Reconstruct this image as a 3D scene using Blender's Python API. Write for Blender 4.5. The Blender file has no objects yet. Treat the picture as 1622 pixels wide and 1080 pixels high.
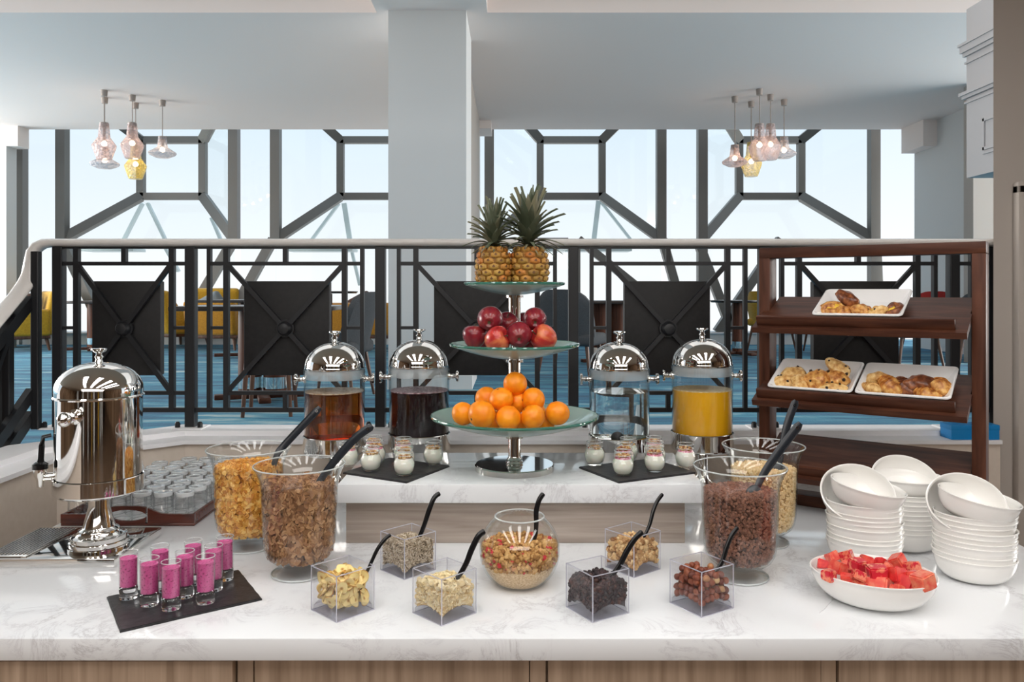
import bpy, bmesh, math, random
import numpy as np
from mathutils import Vector, Matrix, Euler, noise
R = random.Random(7)
NR = np.random.RandomState(5)
PI = math.pi
def D0(a): return math.radians(a)
scene = bpy.context.scene
COL = scene.collection

# ---------------------------------------------------------------- camera, sky, exposure
F, CX, HY, CZ = 1262.0, 811.0, 460.0, 1.61      # focal length in pixels, centre column, eye-level row, eye height
cam = bpy.data.cameras.new('camera'); camo = bpy.data.objects.new('camera', cam); COL.objects.link(camo)
camo.location = (0, 0, CZ); camo.rotation_euler = (PI/2, 0, 0)
cam.sensor_width = 36; cam.lens = F*36/1622; cam.shift_y = -80/1622; cam.clip_start = .05
scene.camera = camo
vs = scene.view_settings
vs.view_transform = 'Standard'; vs.look = 'None'; vs.gamma = 1; vs.use_curve_mapping = False
vs.exposure = 0.12
scene.cycles.max_bounces = 14; scene.cycles.diffuse_bounces = 4; scene.cycles.glossy_bounces = 6
scene.cycles.transmission_bounces = 12; scene.cycles.transparent_max_bounces = 40
scene.cycles.caustics_reflective = False; scene.cycles.caustics_refractive = False
scene.cycles.sample_clamp_indirect = 6

def S(r, g, b):
    f = lambda c: ((c/255+.055)/1.055)**2.4 if c > 10.3 else c/255/12.92
    return (f(r), f(g), f(b), 1)

w = bpy.data.worlds.new('sky'); scene.world = w; w.use_nodes = True
nt = w.node_tree; bg = nt.nodes['Background']
tc = nt.nodes.new('ShaderNodeTexCoord'); sx = nt.nodes.new('ShaderNodeSeparateXYZ'); cr = nt.nodes.new('ShaderNodeValToRGB')
nt.links.new(tc.outputs['Generated'], sx.inputs[0]); nt.links.new(sx.outputs[2], cr.inputs[0])
cr.color_ramp.elements[0].position = 0.0; cr.color_ramp.elements[0].color = (.97, .98, 1, 1)
cr.color_ramp.elements[1].position = 0.22; cr.color_ramp.elements[1].color = (.72, .85, .97, 1)
nt.links.new(cr.outputs[0], bg.inputs[0]); bg.inputs[1].default_value = 1.02
def area(name, loc, rot, sx_, sy_, watts, col=(1, 1, 1)):
    l = bpy.data.lights.new(name, 'AREA'); l.shape = 'RECTANGLE'; l.size = sx_; l.size_y = sy_; l.energy = watts; l.color = col
    o = bpy.data.objects.new(name, l); COL.objects.link(o); o.location = loc; o.rotation_euler = rot; return o
area('lounge_fill_left', (-12.5, 8.5, 2.6), (0, -PI/2, 0), 3.0, 9, 1050, (1, .96, .91))       # unseen area lamps added at both ends to brighten the lounge
area('lounge_fill_right', (11.5, 8.0, 2.6), (0, PI/2, 0), 3.0, 9, 950, (1, .96, .91))  # same added fill, right end
area('recess_fill', (0, 5.0, 4.4), (0, 0, 0), 9, 2.4, 40, (1, .98, .95))                         # added fill in the recessed bays, brightens carpet, railing and sill
area('hall_fill', (0, -2.2, 2.85), (D0(38), 0, 0), 5, 1.6, 115, (1, .95, .9))                      # added fill behind the camera, lifts the column and low walls
STRIP = 7.2      # radiance of the ceiling strip lights over the buffet

# ---------------------------------------------------------------- projection helpers: a measured pixel onto a real plane
def X(px, Y): return (px-CX)*Y/F
def Z(py, Y): return CZ-(py-HY)*Y/F
def W(px, py, Y): return Vector((X(px, Y), Y, Z(py, Y)))
def G(px, py, z):
    Y = F*(CZ-z)/(py-HY); return Vector((X(px, Y), Y, z))

# ---------------------------------------------------------------- mesh builder
class MB:
    def __init__(s): s.v = []; s.f = []; s.m = []; s.cur = 0
    def add(s, vs, fs):
        o = len(s.v); s.v += [tuple(p) for p in vs]
        s.f += [tuple(i+o for i in f) for f in fs]; s.m += [s.cur]*len(fs); return s
    def box(s, x0, x1, y0, y1, z0, z1, M=None):
        p = [Vector((x, y, z)) for z in (z0, z1) for y in (y0, y1) for x in (x0, x1)]
        if M is not None: p = [M @ q for q in p]
        return s.add(p, [(0,2,3,1),(4,5,7,6),(0,1,5,4),(2,6,7,3),(0,4,6,2),(1,3,7,5)])
    def bbox(s, x0, x1, y0, y1, z0, z1, b=.004, M=None, seg=2):
        bm = bmesh.new(); bmesh.ops.create_cube(bm, size=1)
        for v in bm.verts: v.co = Vector(((x0+x1)/2+v.co.x*(x1-x0), (y0+y1)/2+v.co.y*(y1-y0), (z0+z1)/2+v.co.z*(z1-z0)))
        bmesh.ops.bevel(bm, geom=bm.edges[:], offset=b, segments=seg, profile=.5, affect='EDGES')
        return s.addbm(bm, M)
    def addbm(s, bm, M=None):
        bm.verts.index_update()
        p = [(M @ v.co) if M is not None else v.co.copy() for v in bm.verts]
        f = [[v.index for v in fc.verts] for fc in bm.faces]; bm.free(); return s.add(p, f)
    def lathe(s, prof, seg=32, M=None, sy=1.0, wob=None):
        vs = []; rows = []
        for r, z in prof:
            if r < 1e-6: rows.append([len(vs)]); vs.append(Vector((0, 0, z)))
            else:
                row = []
                for i in range(seg):
                    a = 2*PI*i/seg; row.append(len(vs)); q = 1 if wob is None else wob(a, r, z)
                    vs.append(Vector((r*q*math.cos(a), r*q*sy*math.sin(a), z)))
                rows.append(row)
        fs = []
        for a, b in zip(rows, rows[1:]):
            for i in range(seg):
                j = (i+1) % seg
                if len(a) == 1 and len(b) == 1: continue
                if len(a) == 1: fs.append((a[0], b[j], b[i]))
                elif len(b) == 1: fs.append((a[i], a[j], b[0]))
                else: fs.append((a[i], a[j], b[j], b[i]))
        if M is not None: vs = [M @ p for p in vs]
        return s.add(vs, fs)
    def sweep(s, path, wd, th=None, seg=10, up=(0, 0, 1), sides=None, square=False):
        n = len(path); path = [Vector(p) for p in path]
        wd = wd if isinstance(wd, (list, tuple)) else [wd]*n
        th = wd if th is None else (th if isinstance(th, (list, tuple)) else [th]*n)
        vs = []
        if square: offs = [(-1, -1), (1, -1), (1, 1), (-1, 1)]
        else: offs = [(math.cos(2*PI*k/seg), math.sin(2*PI*k/seg)) for k in range(seg)]
        k = len(offs)
        for i, p in enumerate(path):
            t = (path[min(i+1, n-1)]-path[max(i-1, 0)]).normalized()
            if sides: sd = Vector(sides[i]); sd = (sd-t*sd.dot(t)).normalized()
            else:
                u = Vector(up)
                if abs(t.dot(u)) > .98: u = Vector((0, 1, 0)) if abs(t.y) < .9 else Vector((1, 0, 0))
                sd = t.cross(u).normalized()
            nn = sd.cross(t).normalized()
            for a, b in offs: vs.append(p+sd*(a*wd[i])+nn*(b*th[i]))
        fs = [tuple(range(k))[::-1], tuple(range((n-1)*k, n*k))]
        for i in range(n-1):
            for j in range(k):
                q = (j+1) % k; fs.append((i*k+j, i*k+q, (i+1)*k+q, (i+1)*k+j))
        return s.add(vs, fs)
    def bar(s, a, b, wx, wy=None, up=(0, 0, 1)):
        return s.sweep([a, b], wx/2, (wy or wx)/2, square=True, up=up)
    def prism(s, poly, z0, z1, M=None):
        n = len(poly); p = [Vector((x, y, z)) for z in (z0, z1) for x, y in poly]
        if M is not None: p = [M @ q for q in p]
        return s.add(p, [tuple(range(n))[::-1], tuple(range(n, 2*n))]+[(i, (i+1) % n, n+(i+1) % n, n+i) for i in range(n)])
    def slab4(s, q, off):      # a quad given thickness along off
        q = [Vector(p) for p in q]; off = Vector(off)
        return s.add(q+[p+off for p in q], [(0,3,2,1),(4,5,6,7),(0,1,5,4),(1,2,6,5),(2,3,7,6),(3,0,4,7)])
    def ico(s, r, sub=2, M=None, fn=None):
        bm = bmesh.new(); bmesh.ops.create_icosphere(bm, subdivisions=sub, radius=r)
        if fn:
            for v in bm.verts: v.co = fn(v.co)
        return s.addbm(bm, M)
    def scatter(s, tv, tf, mats):       # tv n x 3 array, one copy per 4x4 numpy matrix
        n = len(tv); h = np.hstack([tv, np.ones((n, 1))])
        for M in mats:
            p = (h @ M.T)[:, :3]; o = len(s.v)
            s.v += [tuple(r) for r in p.tolist()]
            s.f += [tuple(i+o for i in f) for f in tf]; s.m += [s.cur]*len(tf)
        return s
    def build(s, name, mats, parent=None, smooth=True, ang=38, loc=None):
        me = bpy.data.meshes.new(name); me.from_pydata(s.v, [], s.f)
        mats = mats if isinstance(mats, (list, tuple)) else [mats]
        for m in mats: me.materials.append(m)
        if len(mats) > 1: me.polygons.foreach_set('material_index', s.m)
        bm = bmesh.new(); bm.from_mesh(me); bmesh.ops.recalc_face_normals(bm, faces=bm.faces[:]); bm.to_mesh(me); bm.free()
        if smooth: me.shade_smooth(); me.set_sharp_from_angle(angle=math.radians(ang))
        me.update()
        o = bpy.data.objects.new(name, me); COL.objects.link(o)
        if parent: o.parent = parent
        if loc is not None: o.location = loc
        return o

def tag(o, label=None, cat=None, group=None, kind=None):
    if label: o['label'] = label
    if cat: o['category'] = cat
    if group: o['group'] = group
    if kind: o['kind'] = kind
    return o
def thing(name, label, cat, loc=(0, 0, 0), rz=0, group=None):
    o = bpy.data.objects.new(name, None); COL.objects.link(o); o.empty_display_size = .05
    o.location = loc; o.rotation_euler = (0, 0, rz); return tag(o, label, cat, group)
def dup(root, loc=None, rot=None, label=None, group=None, scale=None, mw=None):
    def cp(o, par):
        c = o.copy(); COL.objects.link(c); c.parent = par
        for ch in KIDS.get(o.name) or [k for k in o.children]: cp(ch, c)
        return c
    r = cp(root, None)
    if mw is not None: r.matrix_world = mw
    if loc is not None: r.location = loc
    if rot is not None: r.rotation_euler = rot if not isinstance(rot, (int, float)) else (0, 0, rot)
    if scale is not None: r.scale = (scale,)*3 if isinstance(scale, (int, float)) else scale
    if label: r['label'] = label
    if group: r['group'] = group
    return r
KIDS = {}
ORD = ['first', 'second', 'third', 'fourth', 'fifth', 'sixth', 'seventh', 'eighth', 'ninth', 'tenth', 'eleventh', 'twelfth', 'thirteenth', 'fourteenth']

# ---------------------------------------------------------------- materials
def newmat(name):
    m = bpy.data.materials.new(name); m.use_nodes = True; return m, m.node_tree.nodes, m.node_tree.links
def P(name, c, rough=.5, metal=0, trans=0, ior=1.45, spec=.5, coat=0, sheen=0, emit=None, es=0, sss=0):
    m, n, l = newmat(name); b = n['Principled BSDF']
    b.inputs['Base Color'].default_value = c; b.inputs['Roughness'].default_value = rough; b.inputs['Metallic'].default_value = metal
    b.inputs['Transmission Weight'].default_value = trans; b.inputs['IOR'].default_value = ior
    b.inputs['Specular IOR Level'].default_value = spec; b.inputs['Coat Weight'].default_value = coat; b.inputs['Sheen Weight'].default_value = sheen
    if sss: b.inputs['Subsurface Weight'].default_value = sss; b.inputs['Subsurface Radius'].default_value = (.01, .004, .002)
    if emit: b.inputs['Emission Color'].default_value = emit; b.inputs['Emission Strength'].default_value = es
    return m
def texn(m, scale=(1, 1, 1), kind='Noise', coord='Object', nscale=5, detail=4, rough=.5, dist=0):
    n, l = m.node_tree.nodes, m.node_tree.links
    tc = n.new('ShaderNodeTexCoord'); mp = n.new('ShaderNodeMapping'); mp.inputs['Scale'].default_value = scale
    l.new(tc.outputs[coord], mp.inputs[0])
    if kind == 'Noise':
        t = n.new('ShaderNodeTexNoise'); t.inputs['Scale'].default_value = nscale; t.inputs['Detail'].default_value = detail
        t.inputs['Roughness'].default_value = rough; t.inputs['Distortion'].default_value = dist
        l.new(mp.outputs[0], t.inputs['Vector']); return t.outputs['Fac']
    t = n.new('ShaderNodeTexVoronoi'); t.inputs['Scale'].default_value = nscale; l.new(mp.outputs[0], t.inputs['Vector']); return t.outputs['Distance']
def ramp(m, fac, stops):
    n, l = m.node_tree.nodes, m.node_tree.links
    r = n.new('ShaderNodeValToRGB'); e = r.color_ramp.elements
    while len(e) < len(stops): e.new(.5)
    for i, (p, c) in enumerate(stops): e[i].position = p; e[i].color = c
    l.new(fac, r.inputs[0]); return r.outputs[0]
def bump(m, fac, strength=.3, dist=.01):
    n, l = m.node_tree.nodes, m.node_tree.links
    b = n.new('ShaderNodeBump'); b.inputs['Strength'].default_value = strength; b.inputs['Distance'].default_value = dist
    l.new(fac, b.inputs['Height']); l.new(b.outputs[0], n['Principled BSDF'].inputs['Normal'])
def setc(m, out): m.node_tree.links.new(out, m.node_tree.nodes['Principled BSDF'].inputs['Base Color']); return m
def NM(name, stops, nscale=8, scale=(1, 1, 1), rough=.5, bmp=0, bd=.005, detail=4, dist=0, **k):
    m = P(name, stops[0][1], rough, **k); f = texn(m, scale, nscale=nscale, detail=detail, dist=dist)
    setc(m, ramp(m, f, stops))
    if bmp: bump(m, f, bmp, bd)
    return m
def ISL(name, stops, rough=.6, bmp=0, nscale=200, **k):       # colour differs from piece to piece
    m = P(name, stops[0][1], rough, **k); g = m.node_tree.nodes.new('ShaderNodeNewGeometry')
    setc(m, ramp(m, g.outputs['Random Per Island'], stops))
    if bmp: bump(m, texn(m, nscale=nscale), bmp, .002)
    return m
def OBR(name, stops, rough=.5, bmp=0, nscale=150, **k):       # colour differs from object to object
    m = P(name, stops[0][1], rough, **k); g = m.node_tree.nodes.new('ShaderNodeObjectInfo')
    setc(m, ramp(m, g.outputs['Random'], stops))
    if bmp: bump(m, texn(m, nscale=nscale), bmp, .002)
    return m
def EDGE(name, c, alpha):  # pale see-through colour that paints bright glints along glass edges
    m = P(name, c, .06, coat=.5); m.node_tree.nodes['Principled BSDF'].inputs['Alpha'].default_value = alpha; return m
def THIN(name, tint=(1, 1, 1, 1), edge=(.72, .78, .78, 1), rough=.01, refl=1.0, ior=1.45):
    m, n, l = newmat(name); n.remove(n['Principled BSDF']); o = n['Material Output']
    tr = n.new('ShaderNodeBsdfTransparent'); gl = n.new('ShaderNodeBsdfGlossy'); gl.inputs['Roughness'].default_value = rough
    lw = n.new('ShaderNodeLayerWeight'); lw.inputs[0].default_value = .5
    pw = n.new('ShaderNodeMath'); pw.operation = 'POWER'; pw.inputs[1].default_value = 3; l.new(lw.outputs['Facing'], pw.inputs[0])
    mc = n.new('ShaderNodeMix'); mc.data_type = 'RGBA'; mc.inputs[6].default_value = tint; mc.inputs[7].default_value = edge
    l.new(pw.outputs[0], mc.inputs[0]); l.new(mc.outputs[2], tr.inputs[0])
    p5 = n.new('ShaderNodeMath'); p5.operation = 'POWER'; p5.inputs[1].default_value = 5; l.new(lw.outputs['Facing'], p5.inputs[0])
    f0 = ((ior-1)/(ior+1))**2
    mu = n.new('ShaderNodeMath'); mu.operation = 'MULTIPLY_ADD'; mu.inputs[1].default_value = (1-f0)*refl*.8; mu.inputs[2].default_value = f0*refl; l.new(p5.outputs[0], mu.inputs[0])
    mx = n.new('ShaderNodeMixShader'); l.new(mu.outputs[0], mx.inputs[0]); l.new(tr.outputs[0], mx.inputs[1]); l.new(gl.outputs[0], mx.inputs[2])
    l.new(mx.outputs[0], o.inputs[0]); return m

def wood(name, a, b, c, scale, rough=.4, nscale=3, coat=0, spec=.5):
    return NM(name, [(.3, a), (.5, b), (.7, c)], nscale, scale, rough, .08, .002, detail=6, dist=.6, coat=coat, spec=spec)
M = {}
mm_ = P('white_marble', S(240, 241, 243), .08)
def veins(m):
    n, l = m.node_tree.nodes, m.node_tree.links
    f = texn(m, nscale=7.5, detail=10, rough=.72, dist=.9); g = texn(m, nscale=5, detail=5)
    a = n.new('ShaderNodeMath'); a.operation = 'SUBTRACT'; a.inputs[1].default_value = .5; l.new(f, a.inputs[0])
    b = n.new('ShaderNodeMath'); b.operation = 'ABSOLUTE'; l.new(a.outputs[0], b.inputs[0])
    v = ramp(m, b.outputs[0], [(0, (1, 1, 1, 1)), (.016, (.3, .3, .3, 1)), (.06, (0, 0, 0, 1))]); k = ramp(m, g, [(.45, (0, 0, 0, 1)), (.68, (1, 1, 1, 1))])
    mu = n.new('ShaderNodeMath'); mu.operation = 'MULTIPLY'; l.new(v, mu.inputs[0]); l.new(k, mu.inputs[1])
    setc(m, ramp(m, mu.outputs[0], [(0, S(230, 232, 234)), (.3, S(218, 219, 222)), (1, S(194, 193, 194))])); return m
M['marble'] = veins(mm_)
M['cab'] = wood('walnut_laminate', S(134, 112, 92), S(158, 135, 114), S(176, 152, 130), (14, 14, .6), .45)
M['riser'] = wood('grey_oak_laminate', S(146, 132, 122), S(170, 157, 146), S(188, 176, 166), (.7, 10, 16), .45)
M['dwood'] = wood('dark_walnut', S(50, 28, 20), S(74, 43, 31), S(92, 56, 40), (1.5, 14, 14), .42, spec=.22)
M['dwoodv'] = wood('dark_walnut_upright', S(56, 32, 22), S(82, 48, 34), S(98, 60, 43), (12, 12, 1.2), .42, spec=.22)
M['traywood'] = wood('mahogany', S(58, 26, 20), S(84, 40, 30), S(98, 48, 36), (2, 14, 14), .25, coat=.4)
M['legwood'] = wood('walnut_leg', S(58, 36, 26), S(88, 58, 42), S(104, 70, 50), (10, 10, 1), .4)
M['black'] = P('black_painted_steel', S(30, 31, 34), .42)
M['panel'] = NM('black_leather', [(.3, S(22, 21, 22)), (.7, S(30, 29, 30))], 60, (1, 1, 1), .62, .15, .002)
M['railwhite'] = P('cream_white_paint', S(228, 224, 220), .22, coat=.3)
M['white'] = P('white_satin_paint', S(240, 240, 242), .45)
M['wall'] = NM('beige_wall_paint', [(.3, S(214, 201, 187)), (.7, S(219, 207, 194))], 40, rough=.7)
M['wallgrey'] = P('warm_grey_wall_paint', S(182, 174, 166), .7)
M['plaster'] = P('white_plaster', S(222, 223, 222), .75)
M['entab'] = P('shade_greyed_white_paint', S(188, 186, 187), .6)  # white paint, greyed so its colour carries the shade
M['ceil'] = P('white_ceiling_paint', S(246, 235, 229), .8)
M['ceilwarm'] = P('buffet_ceiling_paint', S(196, 182, 164), .8)
M['backwood'] = wood('brown_panelling', S(84, 62, 46), S(140, 110, 84), S(176, 146, 118), (2.2, 2.2, .15), .5)
M['tilefloor'] = NM('brown_floor', [(.3, S(92, 74, 60)), (.7, S(120, 98, 80))], 3, rough=.35)
M['chrome'] = P('polished_steel', (.80, .79, .77, 1), .05, metal=1)
M['steel'] = P('brushed_steel', (.62, .61, .6, 1), .22, metal=1)
M['frame'] = P('bronze_grey_aluminium', S(112, 110, 106), .4, metal=.35)
M['strut'] = P('pale_outer_strut', S(205, 216, 218), .5)
M['pane'] = THIN('window_glass', (.97, .985, .98, 1), (.85, .9, .9, 1), .0, .6)
M['glass'] = THIN('clear_glass', (.995, .998, .996, 1), (.88, .91, .90, 1), .01, 1.15)
M['edge'] = EDGE('glass_edge_glint', S(228, 234, 234), .5)
M['edgel'] = EDGE('lilac_edge_glint', S(224, 224, 236), .6)
M['crystal'] = THIN('clear_acrylic', (.99, .99, .995, 1), (.72, .73, .79, 1), .01, 1.0, 1.5)
M['solid'] = P('thick_glass', (.93, .94, .96, 1), .0, trans=1, ior=1.46)
M['greenglass'] = None
M['slate'] = NM('slate', [(.3, S(30, 29, 31)), (.7, S(52, 50, 52))], 55, rough=.42, bmp=.35, bd=.003)
M['blackplastic'] = P('black_plastic', S(20, 20, 22), .18)
M['spoon'] = P('dark_spoon_plastic', S(36, 40, 46), .25)
M['ceramic'] = P('white_ceramic', S(240, 238, 234), .12, coat=.4)
M['melamine'] = P('white_melamine', S(236, 235, 234), .14, coat=.4)
M['smoothie'] = NM('berry_smoothie', [(.33, S(130, 40, 88)), (.42, S(204, 84, 146)), (1, S(214, 98, 158))], 260, rough=.35, detail=2)
M['yoghurt'] = P('yoghurt', S(240, 240, 228), .35, sss=.2)
M['berry'] = NM('berry_layer', [(.35, S(190, 40, 90)), (.6, S(235, 180, 195))], 120, rough=.35)
M['orange'] = NM('orange_peel', [(.3, S(238, 128, 8)), (.7, S(252, 158, 22))], 30, rough=.42, coat=.1)
M['stem'] = P('dry_stem', S(70, 62, 36), .7)
M['gold'] = NM('mustard_fabric', [(.3, S(176, 134, 22)), (.7, S(200, 156, 34))], 50, rough=.85, sheen=.3)
M['amberfab'] = NM('ochre_fabric', [(.3, S(166, 112, 14)), (.7, S(190, 132, 24))], 50, rough=.85, sheen=.3)
M['charcoal'] = NM('charcoal_tweed', [(.35, S(58, 60, 63)), (.65, S(84, 87, 90))], 160, (1, 1, 4), rough=.9)
M['redfab'] = P('red_fabric', S(170, 44, 40), .8)
M['brownfab'] = P('brown_fabric', S(70, 48, 40), .85)
M['creamfab'] = P('cream_fabric', S(206, 190, 120), .85)
M['greyfab'] = P('grey_cushion_fabric', S(120, 130, 135), .85)
M['tabletop'] = P('dark_table_top', S(52, 44, 40), .25)
M['blue'] = P('blue_card', S(10, 132, 200), .5)
M['emit'] = P('strip_light_diffuser', (1, 1, 1, 1), .5, emit=(1, .985, .965, 1), es=STRIP)
M['bulb'] = P('warm_bulb', (1, .9, .8, 1), .5, emit=(1, .70, .46, 1), es=26)
M['canopy'] = P('taupe_metal', S(168, 156, 148), .5)
m, n, l = newmat('frosted_green_glass')
b = n['Principled BSDF']; b.inputs['Base Color'].default_value = S(186, 216, 206); b.inputs['Roughness'].default_value = .28
b.inputs['Alpha'].default_value = .72; b.inputs['Coat Weight'].default_value = .8; b.inputs['Coat Roughness'].default_value = .03
M['frost'] = m
M['rim'] = P('green_glass_edge', S(72, 140, 122), .06, trans=.35, coat=.6)

# carpet: blue wool with pale streaks
m = P('blue_streaked_carpet', S(20, 110, 150), .9, sheen=.05)
f1 = texn(m, (.55, 3.2, 1), nscale=1.6, detail=7, rough=.62, dist=.4); f2 = texn(m, (1, 1, 1), nscale=60, detail=2)
c1 = ramp(m, f1, [(.3, S(4, 66, 98)), (.46, S(12, 98, 132)), (.57, S(48, 134, 160)), (.68, S(164, 184, 186)), (.8, S(120, 150, 160))])
setc(m, c1); bump(m, f2, .5, .01); M['carpet'] = m
# ================================================================ THE SETTING
WT, SL, LF, LC = .90, 1.077, .74, 4.085       # worktop, riser slab, lounge floor, lounge ceiling
def struct(name, mb, mat, label=None, **k):
    return tag(mb.build(name, mat, **k), label, None, None, 'structure')
struct('floor', MB().box(-6, 6, -6, 3.06, -.1, 0), M['tilefloor'], 'brown floor around the buffet counter')
fl = struct('floor_lounge', MB().box(-14, 12, 3.28, 14.2, LF-.15, LF), M['carpet'], 'blue streaked carpet of the lounge behind the railing')
mb = MB().box(-14, 12, 7.1, 12.25, LC, LC+.4).box(X(597, 7.1), X(772, 7.1), 3.2, 7.1, LC, LC+.4)
mb.box(-14, X(597, 7.1), 3.0, 7.1, LC+.45, LC+.6).box(X(772, 7.1), 12, 3.0, 7.1, LC+.45, LC+.6)
struct('ceiling', mb, M['ceil'], 'white lounge ceiling with recessed bays', smooth=False)
struct('ceiling_buffet', MB().box(-6, 6, -6, 3.2, 2.95, 3.05), M['ceilwarm'], 'ceiling above the buffet')
struct('wall_behind', MB().box(-6, 6, -6.1, -6, 0, 2.95), M['backwood'], 'brown panelled wall opposite the counter')
struct('wall_side_left', MB().box(-6.1, -6, -6, 1.6, 0, 2.95), M['backwood'], 'brown panelled wall')
struct('wall_side_right', MB().box(6, 6.1, -6, 1.6, 0, 2.95), M['backwood'], 'brown panelled wall')

for i, (x0, x1, mt) in enumerate([(-4.6, -4.1, 'plaster'), (-3.4, -3.25, 'black'), (-2.7, -2.35, 'plaster'), (-1.9, -1.7, 'legwood'), (-1.2, -1.05, 'plaster'), (-.75, -.6, 'black'), (-.1, .02, 'gold'), (.5, .75, 'plaster'), (1.1, 1.2, 'black'), (1.9, 2.15, 'gold'), (2.6, 2.75, 'plaster'), (3.2, 3.6, 'plaster'), (4.3, 4.45, 'black')]):  # invented uprights, out of view, only there to streak the chrome reflections
    struct('column_%d' % (i+3), MB().box(x0, x1, -4.6, -4.3, 0, 2.95), M[mt], 'upright strip added behind the camera for streaks in the steel', smooth=False)
# low wall round the back of the counter, with a white stepped sill
def band(pi, po, z0, z1):
    mb = MB()
    for k in range(len(pi)-1):
        mb.add([(*pi[k], z0), (*pi[k+1], z0), (*po[k+1], z0), (*po[k], z0), (*pi[k], z1), (*pi[k+1], z1), (*po[k+1], z1), (*po[k], z1)],
               [(0,1,2,3),(7,6,5,4),(0,4,5,1),(3,2,6,7)]+([(0,3,7,4)] if k == 0 else [])+([(1,5,6,2)] if k == len(pi)-2 else []))
    return mb
XR = 1.875
def offp(d): return [(-1.56-d, .6), (-1.56-d, 2.75+d*.4), (-1.252-d*.4, 3.045+d), (XR, 3.045+d)]
WP = [('wall_left', 0, 1), ('wall_corner', 1, 2), ('wall_back', 2, 3)]
for nm_, a_, b_ in WP: struct(nm_, band(offp(.015)[a_:b_+1], offp(.235)[a_:b_+1], 0, 1.02), M['wall'], 'low beige wall round the back of the counter', smooth=False)
struct('trim_1', band(offp(0), offp(.1), 1.022, 1.037), M['white'], 'white sill ledge on the low wall', ang=20)
struct('trim_2', band(offp(.1), offp(.24), 1.01, 1.057), M['white'], 'white kerb under the railing', ang=20)
# right-hand wall with door casing
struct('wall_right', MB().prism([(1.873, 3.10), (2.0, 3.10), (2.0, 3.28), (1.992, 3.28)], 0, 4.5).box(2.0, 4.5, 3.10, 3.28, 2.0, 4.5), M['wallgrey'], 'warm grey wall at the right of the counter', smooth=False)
mb = MB().bbox(1.945, 1.985, 3.06, 3.10, 0, 2.02, .008).bbox(1.945, 3.0, 3.06, 3.10, 1.98, 2.03, .008)
dr = struct('door_1', MB().box(2.0, 2.9, 3.17, 3.21, .02, 1.97), M['riser'], 'pale wooden door at the right edge')
mb.build('door_casing', M['wallgrey'], dr)
MB().bbox(1.984, 2.004, 3.09, 3.15, 0, 1.985, .004).build('door_jamb', M['riser'], dr)

# column and piers
def pier(name, x0, x1, y0, y1, z0, z1, mt, lab): return struct(name, MB().box(x0, x1, y0, y1, z0, z1), mt, lab, smooth=False)
pier('column_1', X(615, 7.04), X(738.5, 7.04), 7.04, 7.9, LF, LC+.5, M['plaster'], 'broad white column in the lounge')
struct('baseboard_column', MB().box(X(613, 7.0), X(748, 7.0), 7.0, 7.93, LF, LF+.12), M['plaster'], 'white plinth at the foot of the broad column')
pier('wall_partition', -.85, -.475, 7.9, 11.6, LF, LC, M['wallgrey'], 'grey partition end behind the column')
pier('wall_pier', -.85, -.50, 11.62, 12.5, LF, LC, M['plaster'], 'white pier at the windows behind the column')
pier('trim_3', -.52, X(779, 12), 11.6, 12.2, 3.97, LC, M['ceil'], 'small white soffit block by the column')
pier('wall_pier_left', -9.6, X(10, 12.0), 12.0, 12.25, LF, LC, M['plaster'], 'white pier at the far left')
pier('trim_4', -9.6, X(28, 11.97), 11.97, 12.25, Z(231, 11.97), LC, M['ceil'], 'white soffit at the far left')
XW = X(1459, 12)
pier('wall_lounge_right', XW, XW+.3, 9.6, 12.2, LF, LC, M['plaster'], 'white side wall of the lounge')
pier('trim_5', X(1438, 12), XW+.3, 11.55, 12.2, Z(232, 11.6), LC, M['ceil'], 'white soffit block at the right')
pier('wall_lounge_return', X(1534, 9.6), X(1600, 9.6), 9.5, 9.7, LF, LC, M['wallgrey'], 'shaded return of the side wall')  # grey paint carries the shade on this white return

# ornate pilaster head at the upper right
XP = X(1531, 6.0)
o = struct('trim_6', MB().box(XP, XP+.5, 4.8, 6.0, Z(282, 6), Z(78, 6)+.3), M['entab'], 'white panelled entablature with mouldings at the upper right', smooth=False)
def mould(z, steps, nm='cornice_moulding'):
    mb = MB()
    for d, z0, z1 in steps: mb.box(XP-d, XP+.001, 4.75, 6.0+d, z+z0, z+z1)
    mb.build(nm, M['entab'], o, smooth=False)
mould(Z(84, 6), [(.035, .0, .05), (.02, -.03, 0), (.045, .05, .07), (.012, -.085, -.07)])
mould(Z(152, 6), [(.04, .0, .025), (.025, -.025, 0), (.012, -.06, -.045)])
mb = MB(); zt, zb = Z(198, 6), Z(246, 6)
for (y0, y1, z0, z1) in [(4.8, 5.78, zt-.02, zt), (4.8, 5.78, zb, zb+.02), (5.76, 5.78, zb, zt), (4.8, 5.78, zb-.03, zb-.015)]: mb.box(XP-.012, XP+.002, y0, y1, z0, z1)
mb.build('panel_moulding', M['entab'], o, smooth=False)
zc = Z(282, 6)
mb = MB().lathe([(0, LF), (.15, LF), (.15, LF+.1), (.12, LF+.12), (.115, zc-.32), (.15, zc-.30), (.15, zc-.27), (.118, zc-.25), (.118, zc-.1), (.16, zc-.05), (.17, zc-.002), (0, zc-.002)], 32, Matrix.Translation((XP+.26, 5.72, 0)))
struct('column_2', mb, M['entab'], 'slim round white column with capital under the entablature')

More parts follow.
